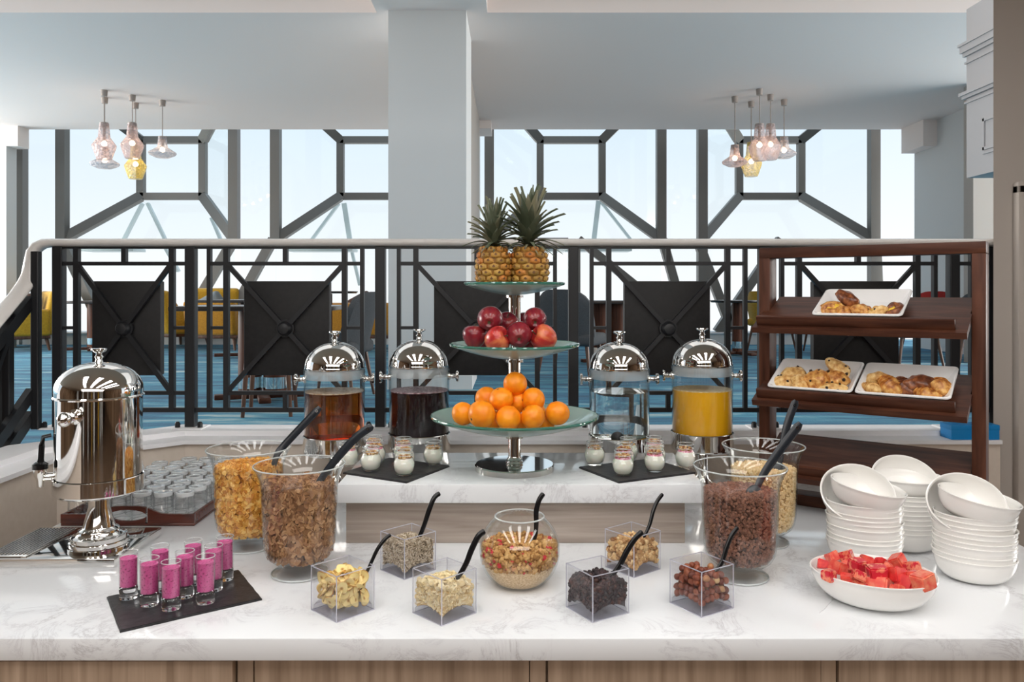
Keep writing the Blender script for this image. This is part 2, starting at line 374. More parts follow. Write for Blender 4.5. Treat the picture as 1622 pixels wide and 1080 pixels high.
# ---- windows: bays pushed outward, a square centre pane with splayed panes round it
YW, YC = 12.9, 13.8
def beam(a, b, wd, dp, par): return MB().bar(a, b, wd, dp, up=(0, 1, 0) if abs((Vector(b)-Vector(a)).normalized().y) < .9 else (0, 0, 1)).build('mullion', M['frame'], par, smooth=False)
ZT = Z(222, YC)
def tri(a, b, c, d=None):
    return [a, b, c] + ([d] if d is not None else [])
def pane(q, par):
    q = [Vector(p) for p in q]
    if len(q) == 3:
        MB().add(q+[p+Vector((0, .012, 0)) for p in q], [(0,2,1),(3,4,5),(0,1,4,3),(1,2,5,4),(2,0,3,5)]).build('glass_pane', M['pane'], par, smooth=False)
    else: MB().slab4(q, (0, .012, 0)).build('glass_pane', M['pane'], par, smooth=False)
ZTOP = 5.4; ZCOR = Z(379, YW); ZSL = LF+.2; ZCB = Z(311, YC)
bays = [(-245, 37), (93, 375), (431, 713), (769, 1051), (1106, 1388)]
for k, (l, r) in enumerate(bays):
    xl, xr = X(l+6, YW), X(r-4, YW); xc = (xl+xr)/2
    root = struct('window_%d' % (k+1), MB().box(xl-.6, xr+.02, YW-.08, YW+.3, LF, LF+.17), M['plaster'], 'projecting lounge window bay %s from the left with low white ledge' % ORD[k])
    MB().bbox(xl-.6, xr+.02, YW-.12, YW+.34, LF+.17, ZSL, .01).build('window_ledge', M['white'], root)
    hx = 49*YC/F
    cl, crr = xc-hx, xc+hx
    A, B = Vector((xl, YW, ZCOR)), Vector((xr, YW, ZCOR)); At, Bt = Vector((xl, YW, ZTOP)), Vector((xr, YW, ZTOP))
    c0, c1, c2, c3 = Vector((cl, YC, ZCB)), Vector((crr, YC, ZCB)), Vector((crr, YC, ZT)), Vector((cl, YC, ZT))
    ot0, ot1 = Vector((xl, YW, 5.0)), Vector((xr, YW, 5.0))
    W1 = .12
    for a, b2 in [(A, At), (B, Bt)]: beam((a.x, YW, LF+.2 if k in (0, 4) else ZCOR-.05), b2, .15, .16, root)
    for a, b2 in [(c0, c1), (c1, c2), (c3, c2), (c0, c3)]: beam(a, b2, W1, .12, root)
    for a, b2 in [(A, c0), (B, c1), (ot0, c3), (ot1, c2)]: beam(a, b2, .15, .13, root)
    pane([c0, c1, c2, c3], root); pane([A, B, c1, c0], root); pane([c0, c3, ot0, A], root); pane([c1, B, ot1, c2], root); pane([c3, c2, ot1, ot0], root)
    # strip beside the bay and panes below
    pane([(xl-.56, YW, ZSL), (xl, YW, ZSL), (xl, YW, ZTOP), (xl-.56, YW, ZTOP)], root)
    pane([(xl, YW, ZSL), (xr, YW, ZSL), B, A], root)
    # raking legs below
    segs = {0: [(-80, 0)], 1: [(98, 166), (371, 285)], 2: [(433, 352)], 3: [(775, 778), (1049, 1090)], 4: [(1104, 1160), (1236, 1136), (1386, 1392)]}[k]
    for p0, p1 in segs: beam((X(p0, YW), YW, ZCOR), (X(p1, YW), YW, ZSL), .14, .14, root)
    if k == 3:
        beam((X(914, YW), YW, ZCOR), (X(914, YW), YW, ZSL), .1, .12, root); beam((X(916, YW), YW, ZCOR), (X(1098, YW), YW, ZSL), .13, .13, root)
        beam((X(780, YW), YW, ZCOR), (X(900, YW), YW, ZCOR), .05, .05, root)
    # pale bracing outside the glass
    for p0, q0, p1, q1 in {1: [(226, 322, 190, 392), (234, 322, 268, 392), (262, 392, 283, 430), (335, 345, 352, 385)], 2: [(537, 322, 490, 385), (545, 322, 556, 392), (556, 392, 570, 452)], 3: [(948, 318, 940, 385), (952, 320, 1003, 385)]}.get(k, []):
        MB().bar(W(p0, q0, 15), W(p1, q1, 15), .09, .05).build('outer_brace', M['strut'], root, smooth=False)
    if k in (1, 2, 3):
        px0, px1 = {1: (130, 215), 2: (455, 560), 3: (800, 1000)}[k]
        MB().bbox(X(px0, 14.4), X(px1, 14.4), 14.3, 14.8, Z(398, 14.4), Z(393, 14.4), .01).build('outer_transom', M['strut'], root)

# ================================================================ LIGHTS OVER THE BUFFET (seen mirrored in the steel domes)
for k in range(5):
    x = -1.6+.8*k
    t = thing('ceiling_light', 'white ceiling strip light over the buffet aisle, %s from the left' % ORD[k], 'ceiling light', (x, .6, 2.95), 0, 'strip lights over the buffet aisle')
    MB().bbox(-.15, .15, -1.25, 1.25, -.05, -.001, .008).build('housing', M['white'], t)
    MB().box(-.13, .13, -1.22, 1.22, -.056, -.051).build('diffuser', M['emit'], t)
# ================================================================ RAILING
YR = 3.21; s_ = YR/F
def RX(px): return (px-CX)*s_
def RZ(py): return CZ-(py-HY)*s_
rail = thing('guard_railing', 'black steel guard railing with cream handrail and dark padded panels behind the counter', 'railing', (0, YR, 1.057))
def rp(name, mb, mt=None, smooth=False, par=None):
    for i, p in enumerate(mb.v): mb.v[i] = (p[0], p[1]-YR, p[2]-1.057)
    return mb.build(name, mt or M['black'], par or rail, smooth=smooth)
zt, zb = RZ(378), RZ(391)
zm = (zt+zb)/2; hp = [(1.935, YR, zm), (0, YR, zm), (-1.80, YR, zm), (-1.85, YR, zm), (-1.885, 3.208, zm-.004), (-1.908, 3.203, zm-.018), (-1.922, 3.197, zm-.04), (-1.928, 3.192, zm-.085), (-1.93, 3.182, zm-.13), (-1.93, 3.158, zm-.168), (-1.93, 3.11, zm-.21), (-1.93, 3.0, zm-.29), (-1.93, 2.45, 1.11)]
hw_ = [.036]*4+[.035, .034, .033, .033, .034]+[.036]*4; ht_ = [.0165]*4+[.02, .024, .026, .026, .024, .02]+[.0165]*3
sd = [(0, -1, 0)]*4+[(.1, -1, 0), (.3, -.95, 0), (.5, -.85, 0), (.7, -.7, 0), (.9, -.4, 0)]+[(1, 0, 0)]*4
rp('handrail', MB().sweep(hp, hw_, ht_, seg=18, sides=sd), M['railwhite'], True)
posts = [94, 303, 603, 908, 1209, 1509]
def vb(px, y0, y1, wpx, name='baluster', y=YR): return rp(name, MB().box(RX(px)-wpx*s_/2, RX(px)+wpx*s_/2, y-.012, y+.012, RZ(y1), RZ(y0)))
def hb(p0, p1, py, wpx=6, name='rail_bar', y=YR): return rp(name, MB().box(RX(p0), RX(p1), y-.01, y+.01, RZ(py+wpx/2), RZ(py-wpx/2)))
for p in posts:
    rp('post', MB().bbox(RX(p)-.02, RX(p)+.02, YR-.02, YR+.02, 1.057, zb, .003))
    pl = rp('base_plate', MB().bbox(RX(p)-.06, RX(p)+.06, YR-.05, YR+.05, 1.057, 1.063, .002), M['white'])
    for d in (-.045, .045): rp('bolt', MB().lathe([(0, 1.063), (.011, 1.063), (.011, 1.08), (.006, 1.086), (0, 1.086)], 6, Matrix.Translation((RX(p)+d, YR-.025, 0))), par=None)
hb(85, 1560, 392.5, 3, 'under_rail')
for i in range(5):
    a, b = posts[i], posts[i+1]
    inner = [a+28, b-30] if i == 0 else [a+29, a+56, b-57, b-29]
    b0, b1 = (a+28, b-30) if i == 0 else (a+56, b-57)
    for p in inner: vb(p, 391, 651, 8 if p in (b0, b1) else 6)
    hb(a if i == 0 else a+29, b if i == 0 else b-29, 417.5); hb(a, b, 649, 7)
    if i == 0: hb(a, a+28, 519, 5); hb(b-30, b, 519, 5)
    else: hb(a+29, a+56, 519, 5); hb(b-57, b-29, 519, 5)
    hb(b0 if i else a, b1 if i else b, 622, 6)
    cx = (b0+b1)/2; hw = 55 if i == 0 else 68.5
    vb(cx, 391, 417, 7, 'stub'); vb(cx, 622, 649, 7, 'stub')
    pn = rp('panel', MB().bbox(RX(cx-hw), RX(cx+hw), YR+.012, YR+.05, RZ(595), RZ(445), .006), M['panel'], True)
    c = (RX(cx), YR-.004, RZ(520))
    for bx in (b0, b1):
        for by in (417, 622): rp('cross_bar', MB().bar((RX(bx), YR-.004, RZ(by)), c, .018, .018, up=(0, 1, 0)))
    rp('boss', MB().lathe([(0, .03), (.02, .026), (.028, .014), (.029, 0), (.036, 0), (.036, -.012), (0, -.012)], 24, Matrix.Translation((c[0], YR-.008, c[2])) @ Matrix.Rotation(PI/2, 4, 'X')), smooth=True)
vb(1540, 391, 651, 9); vb(1557, 391, 651, 6); vb(1569, 391, 672, 8); hb(1509, 1566, 649, 7); hb(1509, 1566, 417.5)
# the part that turns and runs down the stair on the left
XS = -1.93
rp('post', MB().bbox(-1.905, -1.875, 3.15, 3.18, 1.06, 1.765, .003)); rp('post', MB().bbox(XS-.017, XS+.017, 3.03, 3.064, .98, 1.55, .003))
sl = .74
def srail(z, w_=.045, y0=3.165, y1=2.5): rp('rail_bar', MB().bar((XS+.02, y0, z), (XS+.02, y1, z-sl*(y0-y1)), .026, w_))
for z in (1.57, 1.205, 1.115): srail(z)
rp('baluster', MB().bbox(XS-.012, XS+.012, 2.5, 2.526, .5, 1.12, .003))
MBp = MB().slab4([(XS+.01, 3.0, 1.115), (XS+.01, 2.55, .78), (XS+.01, 2.55, 1.08), (XS+.01, 3.0, 1.415)], (-.03, 0, 0))
rp('panel', MBp, M['panel'])
rp('cross_bar', MB().bar((XS+.02, 3.04, 1.47), (XS+.02, 2.6, .72), .02, .02))

# ================================================================ PENDANT LAMPS
GL = {'lilac': P('smoked_lilac_glass', S(214, 196, 196), .12), 'clear': P('pale_grey_glass', S(206, 206, 214), .12), 'yellow': P('yellow_glass', S(232, 214, 110), .12)}
for g in GL.values():
    pb_ = g.node_tree.nodes['Principled BSDF']; lw_ = g.node_tree.nodes.new('ShaderNodeLayerWeight'); lw_.inputs[0].default_value = .5
    mr_ = g.node_tree.nodes.new('ShaderNodeMapRange'); mr_.inputs[3].default_value = .38; mr_.inputs[4].default_value = .85
    g.node_tree.links.new(lw_.outputs['Facing'], mr_.inputs[0]); g.node_tree.links.new(mr_.outputs[0], pb_.inputs['Alpha'])
for g in GL.values():      # pressed diamond relief
    n, l = g.node_tree.nodes, g.node_tree.links
    tc = n.new('ShaderNodeTexCoord'); vo = n.new('ShaderNodeTexVoronoi'); vo.inputs['Scale'].default_value = 30
    bp = n.new('ShaderNodeBump'); bp.inputs['Strength'].default_value = 1.0; bp.inputs['Distance'].default_value = .02
    l.new(tc.outputs['Object'], vo.inputs['Vector']); l.new(vo.outputs['Distance'], bp.inputs['Height'])
    for q in n:
        if q.type in ('BSDF_PRINCIPLED', 'LAYER_WEIGHT'): l.new(bp.outputs[0], q.inputs['Normal'])
def pendant(px, cy, sy, shape, col, rpx, lab):
    Y = F*(LC-CZ)/(HY-cy); k = Y/F; r = rpx*k
    t = thing('pendant_lamp', lab, 'pendant lamp', (X(px, Y), Y, LC), 0, None)
    MB().lathe([(0, 0), (.042, 0), (.036, -.075), (0, -.075)], 20).build('ceiling_rose', M['canopy'], t)
    zs = Z(sy, Y)-LC                       # middle of the shade
    if shape == 'diamond':
        pr = [(.055, .30), (.07, .13), (.09, .10), (r, .03), (r*.97, 0), (r*.62, -.14), (r*.58, -.145), (.0, -.147)]; top = .30
    else:
        pr = [(.05, .21), (.065, .08), (r*.6, .055), (r*.97, .015), (r, 0), (r*.93, -.02), (r*.5, -.055), (0, -.06)]; top = .21
    MB().lathe([(a, zs+b_) for a, b_ in pr], 32).build('glass_shade', GL[col], t)
    MB().lathe([(0, zs+top+.01), (.05, zs+top+.01), (.052, zs+top-.04), (0, zs+top-.04)], 20).build('cap', M['canopy'], t)
    MB().sweep([(0, 0, -.07), (0, 0, zs+top)], .006, seg=6).build('cord', M['canopy'], t)
    MB().lathe([(0, zs+top-.04), (.018, zs+top-.04), (.018, zs+.09), (0, zs+.09)], 12).build('lamp_holder', M['canopy'], t)
    MB().ico(.032, 2, Matrix.Translation((0, 0, zs+.05))).build('bulb', M['bulb'], t)
pendant(165, 143, 234, 'diamond', 'lilac', 18, 'smoky lilac diamond pendant lamp, leftmost of the left cluster')
pendant(165.8, 154.5, 260, 'disc', 'clear', 22, 'flat clear glass pendant disc hanging directly below the lilac lamp at the far left')
pendant(209.5, 150.6, 233, 'diamond', 'lilac', 17.5, 'smoky lilac diamond pendant lamp in the middle of the left cluster')
pendant(214.8, 163, 266, 'diamond', 'yellow', 16.5, 'small yellow glass pendant lamp hanging lowest in the left cluster')
pendant(257.3, 159, 243, 'disc', 'clear', 21, 'flat clear glass pendant disc, rightmost of the left cluster')
pendant(1164, 153, 257, 'disc', 'lilac', 20, 'flat smoky glass pendant disc, leftmost of the right cluster')
pendant(1190, 161, 262, 'diamond', 'yellow', 16.5, 'small yellow glass pendant lamp hanging lowest in the right cluster')
pendant(1203, 141, 236, 'diamond', 'lilac', 17, 'smoky lilac diamond pendant lamp, left one of the middle pair in the right cluster')
pendant(1220.5, 150, 235, 'diamond', 'lilac', 16.5, 'smoky lilac diamond pendant lamp, right one of the middle pair in the right cluster')
pendant(1242, 158, 244, 'disc', 'clear', 19, 'flat clear glass pendant disc, rightmost of the right cluster')

# ================================================================ LOUNGE FURNITURE
def leg(par, x, y, h, x2=None, y2=None, r=.02, mt=None):
    MB().sweep([(x2 if x2 is not None else x, y2 if y2 is not None else y, 0), (x, y, h)], [r*.6, r], seg=8).build('leg', mt or M['legwood'], par)
def floorat(px, py):
    p = G(px, py, LF); return (p.x, p.y, LF)
def armchair(px, py, rz, lab, mat='amberfab', w=.78, cushion=None, back=.87, name='armchair', cat='armchair', grp=None, tilt=.18):
    t = thing(name, lab, cat, floorat(px, py), rz, grp); h = w/2
    MB().bbox(-h+.02, h-.02, -.36, .36, .17, .22, .01).build('base_frame', M['legwood'], t)
    MB().bbox(-h+.1, h-.1, -.36, .3, .22, .44, .05, seg=4).build('seat', M[mat], t)
    bk = Matrix.Translation((0, .3, .22)) @ Matrix.Rotation(-tilt, 4, 'X')
    MB().bbox(-h+.02, h-.02, -.06, .09, 0, back-.22, .06, bk, 4).build('backrest', M[mat], t)
    for s in (-1, 1):
        MB().bbox(s*(h-.055)-.055, s*(h-.055)+.055, -.36, .36, .21, .60, .045, seg=4).build('armrest', M[mat], t)
        leg(t, s*(h-.08), -.31, .18, s*(h-.05), -.34, .028); leg(t, s*(h-.08), .31, .18, s*(h-.05), .35, .028)
    if cushion: MB().bbox(-.2, .2, -.06, .06, -.18, .18, .06, Matrix.Translation((.08, .1, .64)) @ Matrix.Rotation(-.3, 4, 'X') @ Matrix.Rotation(.5, 4, 'Y'), 4).build('cushion', M[cushion], t)
    return t
armchair(28, 552, -.95, 'mustard two-seat sofa with brown back cushions at the far left window', 'gold', 1.5, None, .87, 'sofa', 'sofa')
so = bpy.data.objects['sofa']
for x in (-.1, .35): MB().bbox(x-.2, x+.2, -.07, .07, -.19, .19, .06, Matrix.Translation((x*0, .1, .64)) @ Matrix.Rotation(-.25, 4, 'X'), 4).build('cushion', M['brownfab'], so)
a1 = armchair(278, 549, 2.6, 'mustard armchair seen from behind between the first and second dark panels', 'gold', .78, 'amberfab', .88)
a2 = armchair(350, 552, 3.1, 'ochre armchair with its back to the counter, right of the mustard armchair', 'amberfab', .80, 'greyfab', .74)
a3 = armchair(352, 543, 3.3, 'mustard armchair behind the dark table, its top showing above the ochre one', 'gold', .74, None, .92)
a4 = armchair(585, 552, 3.1, 'ochre sofa seen from behind, left of the white column', 'amberfab', 1.1, 'brownfab', .70, 'sofa', 'sofa')
def dchair(px, py, rz, lab, mat='charcoal', back=.87, w=.52, legm='legwood', cat='chair', name='dining_chair'):
    t = thing(name, lab, cat, floorat(px, py), rz); h = w/2
    def curve(co): return co
    mb = MB(); nx, nz = 10, 8; vs = []; 
    for side in (0, 1):
        for j in range(nz+1):
            v = j/nz; z = .40+v*(back-.40); hw = h*(1-.16*v**4) * (1 if v < .97 else .9)
            for i in range(nx+1):
                u = i/nx*2-1; y = .21+.12*v-.10*u*u + (.05 if side else 0)
                zz = z-(.06*abs(u)**4)*v
                vs.append((u*hw, y, zz))
    n1 = (nx+1)*(nz+1); fs = []
    for j in range(nz):
        for i in range(nx):
            q = j*(nx+1)+i; fs += [(q, q+1, q+nx+2, q+nx+1), (n1+q, n1+q+nx+1, n1+q+nx+2, n1+q+1)]
    ring = [i for i in range(nx+1)]+[(nx+1)*(j+1)-1 for j in range(1, nz+1)]+[nz*(nx+1)+i for i in range(nx-1, -1, -1)]+[(nx+1)*j for j in range(nz-1, 0, -1)]
    for a_, b_ in zip(ring, ring[1:]+ring[:1]): fs.append((a_, a_+n1, b_+n1, b_))
    mb.add(vs, fs).build('backrest', M[mat], t)
    MB().bbox(-h, h, -.26, .25, .36, .47, .04, seg=4).build('seat', M[mat], t)
    for sx in (-1, 1):
        for sy in (-1, 1): leg(t, sx*(h-.07), sy*.19, .37, sx*(h-.02), sy*.25, .02, M[legm])
    return t
dchair(530, 629, -1.75, 'charcoal tweed dining chair seen from the side behind the tea dispenser', 'charcoal', .86)
dchair(905, 606, 2.75, 'charcoal tweed dining chair with its back to the counter, beside the apples', 'charcoal', .88, .56)
dchair(1222, 556, 2.2, 'cream and mustard chair by the small round table near the windows', 'gold', .86, .5)
dchair(1306, 558, 3.0, 'grey chair half hidden behind the left rack post', 'charcoal', .8, .5)
dchair(1466, 566, 3.0, 'red chair showing above the top shelf of the wooden rack', 'redfab', .86, .5)
dchair(1440, 585, 1.6, 'dark grey lounge chair behind the rack with its seat towards the left', 'charcoal', .72, .56)
dchair(1556, 588, 2.6, 'charcoal chair beside the right rack post', 'charcoal', .85, .5)
t = thing('bar_stool', 'tall walnut-legged stool standing behind the second dark panel', 'stool', floorat(428, 655), .15)
MB().bbox(-.15, .15, -.15, .15, .62, .70, .03, seg=4).build('seat', M['charcoal'], t)
for sx_ in (-1, 1):
    for sy_ in (-1, 1): leg(t, sx_*.12, sy_*.12, .63, sx_*.16, sy_*.16, .022)
def table(px, py, lab, top=(.7, .7), ped=1, round_=False, h=.75, name='table', legr=.055):
    t = thing(name, lab, 'table', floorat(px, py), 0)
    if round_: MB().lathe([(0, h-.03), (top[0]/2-.02, h-.03), (top[0]/2, h-.012), (top[0]/2, h), (0, h)], 36).build('tabletop', M['tabletop'], t)
    else: MB().bbox(-top[0]/2, top[0]/2, -top[1]/2, top[1]/2, h-.035, h, .006).build('tabletop', M['tabletop'], t)
    for i in range(ped):
        x = (i-(ped-1)/2)*.2
        MB().lathe([(0, .06), (legr, .06), (legr, h-.035), (0, h-.035)], 20, Matrix.Translation((x, 0, 0))).build('pedestal', M['dwoodv'], t)
        MB().lathe([(legr+.002, .1), (legr+.004, .1), (legr+.004, .19), (legr+.002, .19)], 20, Matrix.Translation((x, 0, 0))).build('chrome_collar', M['chrome'], t)
    for a in (0, PI/2):
        MB().bbox(-.36, .36, -.045, .045, .02, .06, .008, Matrix.Rotation(a+.35, 4, 'Z')).build('foot', M['dwood'], t)
    return t
table(416, 634, 'dark wooden table with two round pedestals and cross feet behind the second dark panel', (1.2, .7), 2, legr=.09)
table(150, 556, 'low dark table beside the mustard sofa', (.7, .6), 1, legr=.1, h=.72)
table(386, 566, 'dark-topped table in front of the ochre armchair', (1.2, .7), 1)
table(965, 575, 'dark wooden table with wide pedestals to the right of the charcoal chair', (1.1, .7), 2, legr=.1)
table(1168, 563, 'small round dark table on a slim pedestal near the windows', (.72, .72), 1, True, .74, legr=.07)
table(520, 560, 'dark table with a tray of food by the window', (.8, .7), 1, True, .86)
# ================================================================ WORKTOP, CABINETS, RISER
YF = 1.626
o = tag(MB().bbox(-1.382, 1.42, YF, 3.0, WT-.0464, WT, .003).build('worktop', M['marble']), 'long white marble worktop of the buffet counter', 'worktop')
YD = YF+.03; kx = YD/F
doors = [(-330, 372), (403, 838), (868, 1300), (1329, 1960)]; fil = [(375, 402), (839.5, 866.5), (1301.5, 1327.5)]
bounds = [-1.36]+[X((a+b)/2, YD) for a, b in fil]+[1.40]
names = ['walnut base cabinet at the left end of the counter', 'walnut base cabinet, second from the left under the counter', 'walnut base cabinet, third from the left under the counter', 'walnut base cabinet at the right end of the counter']
for i in range(4):
    t = thing('base_cabinet', names[i], 'cabinet', ((bounds[i]+bounds[i+1])/2, 2.0, 0)); cx = t.location.x
    MB().box(bounds[i]-cx+.001, bounds[i+1]-cx-.001, YD+.022-2, .95, .08, WT-.047).build('carcass', M['cab'], t, smooth=False)
    MB().box(bounds[i]-cx+.001, bounds[i+1]-cx-.001, YD+.07-2, .9, 0, .08).build('plinth', M['black'], t, smooth=False)
    d0, d1 = max(X(doors[i][0], YD), -1.36), min(X(doors[i][1], YD), 1.40); pr = .018 if i == 0 else 0
    MB().bbox(d0-cx, d1-cx, YD-pr*.8-2, YD+.02-2, .1, WT-.0484-(.003 if i else .006), .0015).build('door', M['cab'], t)
    if i < 3: MB().bbox(X(fil[i][0], YD)-cx, X(fil[i][1], YD)-cx-.0025, YD+.004-2, YD+.021-2, .1, WT-.0475, .001).build('filler_strip', M['cab'], t)
YS0, YS1 = 2.19, 2.621
t = thing('riser_shelf', 'raised marble shelf on a grey oak base in the middle of the worktop', 'riser', (.01, 2.4, WT))
MB().bbox(-.4905, .5205, YS0-2.4, YS1-2.4, .125, SL-WT, .003).build('marble_slab', M['marble'], t)
MB().bbox(X(548, 2.24)-.01, X(1085, 2.24)-.01, 2.24-2.4, YS1-.04-2.4, 0, .125, .002).build('oak_base', M['riser'], t)
# ================================================================ DRINKS
def dome(r, z0, z1, th=None):
    H = z1-z0; pr = []
    for i in range(13):
        a = PI/2*i/12; pr.append((r*math.cos(a)**.95 if i < 12 else 0, z0+H*math.sin(a)))
    return pr
def ringp(par, r, z, w_, mt='edge', name='lip_glint'):  # pale ring painting the highlight on a glass rim
    return MB().lathe([(r+w_*math.cos(2*PI*i/8), z+w_*math.sin(2*PI*i/8)) for i in range(9)], 40).build(name, M[mt], par)
def knob_prof(z):   # turned finial
    return [(0, z-.012), (.016, z-.012), (.016, z-.004), (.011, z), (.009, z+.008), (.013, z+.013), (.009, z+.018), (.009, z+.024), (.018, z+.028), (.022, z+.032), (.021, z+.036), (0, z+.038)]
def side_knob(par, r, z, ang, L=.034):
    Mx = Matrix.Translation((0, 0, z)) @ Matrix.Rotation(ang, 4, 'Z') @ Matrix.Translation((r, 0, 0)) @ Matrix.Rotation(PI/2, 4, 'Y')
    MB().lathe([(0, -.006), (.013, -.006), (.013, .002), (.008, .006), (.008, .012), (.010, .016), (.007, .02), (.008, L-.012), (.019, L-.008), (.021, L-.003), (.019, L), (0, L+.001)], 20, Mx).build('side_knob', M['chrome'], par)
# --- steel urn on its tray
pl = thing('drip_tray_plate', 'polished steel platform tray under the steel urn', 'tray', (-1.196, 2.175, WT))
MB().bbox(-.178, .178, -.135, .14, 0, .0226, .002).build('platform', M['chrome'], pl)
gx = MB().bbox(-.165, -.055, -.125, .125, .0232, .0262, .001); gx.build('grille_frame', M['chrome'], pl)
for i in range(11):
    x = -.158+.0096*i
    MB().bbox(x, x+.0052, -.112, .112, .0264, .0296, .001).build('grille_slat', M['steel'], pl, smooth=False)
Y0 = 2.135; k = Y0/F
u = thing('drink_urn', 'tall polished steel drink urn with domed lid and side tap', 'drink dispenser', (X(157, Y0), Y0, WT+.0228))
u.scale = (.9, .9, 1)
def uz(py): return Z(py, Y0)-WT-.0228
MB().lathe([(0, 0), (.083, 0), (.084, .009), (.079, .0105), (.081, .012), (.081, .021), (.074, .0225), (.076, .024), (.076, .034), (.066, .036), (.058, .044), (.056, .05), (.046, .055), (.044, .058), (.0285, uz(800)), (.0285, uz(770)), (0, uz(770))], 48).build('pedestal', M['chrome'], u)
MB().lathe([(0, uz(779)), (.112, uz(779)), (.122, uz(776)), (.124, uz(774)), (.124, uz(752)), (.1215, uz(751)), (.1215, uz(758)), (0, uz(758))], 64).build('holder_ring', M['chrome'], u, ang=18)
MB().lathe([(0, uz(770)), (.1185, uz(770)), (.1185, uz(626)), (0, uz(626))], 64).build('body', M['chrome'], u)
MB().lathe([(0, uz(628)), (.124, uz(628)), (.1245, uz(626)), (.121, uz(624)), (.121, uz(619))]+[(a*1.0, b) for a, b in dome(.121, uz(617), uz(573))], 64).build('lid', M['chrome'], u)
MB().lathe(knob_prof(uz(573)), 24).build('lid_knob', M['chrome'], u)
Mx = Matrix.Translation((0, 0, uz(650))) @ Matrix.Rotation(-PI/2-.06, 4, 'Z') @ Matrix.Translation((.117, 0, 0)) @ Matrix.Rotation(PI/2, 4, 'Y')
MB().lathe([(0, -.004), (.020, -.004), (.020, .004), (.013, .008), (.010, .016), (.013, .022), (.009, .026), (.011, .03)]+[(.019*math.sin(a), .05-.021*math.cos(a)) for a in [.6+.25*i for i in range(10)]]+[(0, .0715)], 24, Mx).build('side_knob', M['chrome'], u)
side_knob(u, .117, uz(650), PI/2-.06)
tp = MB().sweep([(-.115, -.0, uz(748)), (-.15, 0, uz(748))], .010, seg=12)
tp.lathe([(0, 0), (.009, 0), (.011, .02), (.017, .03), (.018, .048), (0, .048)], 20, Matrix.Translation((-.152, 0, uz(763)))); tp.build('tap_spout', M['chrome'], u).rotation_euler = (0, 0, .42)
lv = MB().lathe([(0, 0), (.021, 0), (.021, .012), (.012, .018), (0, .018)], 20, Matrix.Translation((-.152, 0, uz(735))))
lv.sweep([(-.152, 0, uz(733)), (-.150, 0, uz(720)), (-.148, 0, uz(700)), (-.144, 0, uz(686)), (-.124, 0, uz(684))], [.012, .008, .008, .01, .006], [.01, .007, .006, .006, .005]); lv.build('tap_lever', M['blackplastic'], u).rotation_euler = (0, 0, .42)
# --- glass dispensers
M['tea'] = P('amber_tea', S(196, 92, 30), .0, trans=.93, ior=1.33)
M['cranberry'] = P('dark_cranberry', S(20, 3, 8), .03, spec=.3)
M['juice'] = P('orange_juice', S(242, 178, 24), .25, sss=.1)
M['water'] = P('still_water', (.93, .97, .98, 1), 0, trans=1, ior=1.33)
M['foam'] = NM('tea_foam', [(.4, S(190, 150, 110)), (.6, S(226, 212, 190))], 90, rough=.4)
M['foamred'] = NM('berry_foam', [(.4, S(120, 70, 84)), (.6, S(214, 190, 196))], 110, rough=.4)
M['foamo'] = NM('juice_froth', [(.4, S(222, 186, 120)), (.6, S(240, 222, 180))], 90, rough=.4)
YG = 2.80
M['collar'] = P('frosted_collar', S(226, 234, 238), .2); M['collar'].node_tree.nodes['Principled BSDF'].inputs['Alpha'].default_value = .55
def dispenser(px, liq, foam, lab, dz=0, lvl=619, rot=0):
    t = thing('juice_dispenser', lab, 'drink dispenser', (X(px, YG), YG, WT), rot)
    t.scale = (.975, .975, 1)
    z = lambda py: Z(py, YG)-WT+dz
    MB().lathe([(.1035, z(599)), (.1046, z(598)), (.1046, z(585)), (.1035, z(584))], 56).build('frosted_collar', M['collar'], t)
    MB().lathe([(0, 0), (.074, 0), (.074, .008), (.066, .010), (.067, .018), (.055, .022), (.026, .05), (.022, .07), (.022, z(716)), (0, z(716))], 40).build('pedestal', M['chrome'], t)
    MB().lathe([(0, z(717)), (.104, z(717)), (.110, z(715)), (.1115, z(713)), (.1115, z(689)), (.1088, z(688)), (.1088, z(698)), (0, z(698))], 56).build('holder_ring', M['chrome'], t, ang=14)
    MB().lathe([(0, z(697)), (.104, z(697)), (.1065, z(690)), (.1085, z(600)), (.1085, z(590)), (.1105, z(589)), (.1105, z(584)), (.1085, z(583)), (.105, z(583)), (.105, z(690)), (.102, z(693)), (0, z(694))], 56).build('glass_body', M['glass'], t)
    q = [(0, z(692.5)), (.101, z(692.5)), (.1042, z(689)), (.1046, z(lvl+8)), (.1046, z(lvl)), (0, z(lvl))]
    lq = MB().lathe(q, 56).build('drink', M[liq], t)
    if foam: MB().lathe([(0, z(lvl)+.0005), (.1044, z(lvl)+.0005), (.1044, z(lvl)+.003), (.09, z(lvl)+.0024), (0, z(lvl)+.002)], 48).build('froth', M[foam], lq)
    MB().lathe([(0, z(584)), (.1075, z(584)), (.1085, z(582)), (.1075, z(580))]+dome(.1065, z(580), z(541)), 56).build('lid', M['chrome'], t)
    MB().lathe(knob_prof(z(541)), 24).build('lid_knob', M['chrome'], t)
    for a in (0, PI): side_knob(t, .1075, z(600), a)
    return t
dispenser(530, 'tea', 'foam', 'glass dispenser of amber tea with steel domed lid, leftmost of the four', 0, 620, .1)
dispenser(664, 'cranberry', 'foamred', 'glass dispenser of dark cranberry juice, second from the left', .008, 622, .12)
dw = dispenser(981, 'water', None, 'glass dispenser of clear water, right of the fruit stand', 0, 619, .02)
dispenser(1112, 'juice', 'foamo', 'glass dispenser of bright orange juice, rightmost of the four', .012, 622, -.05)
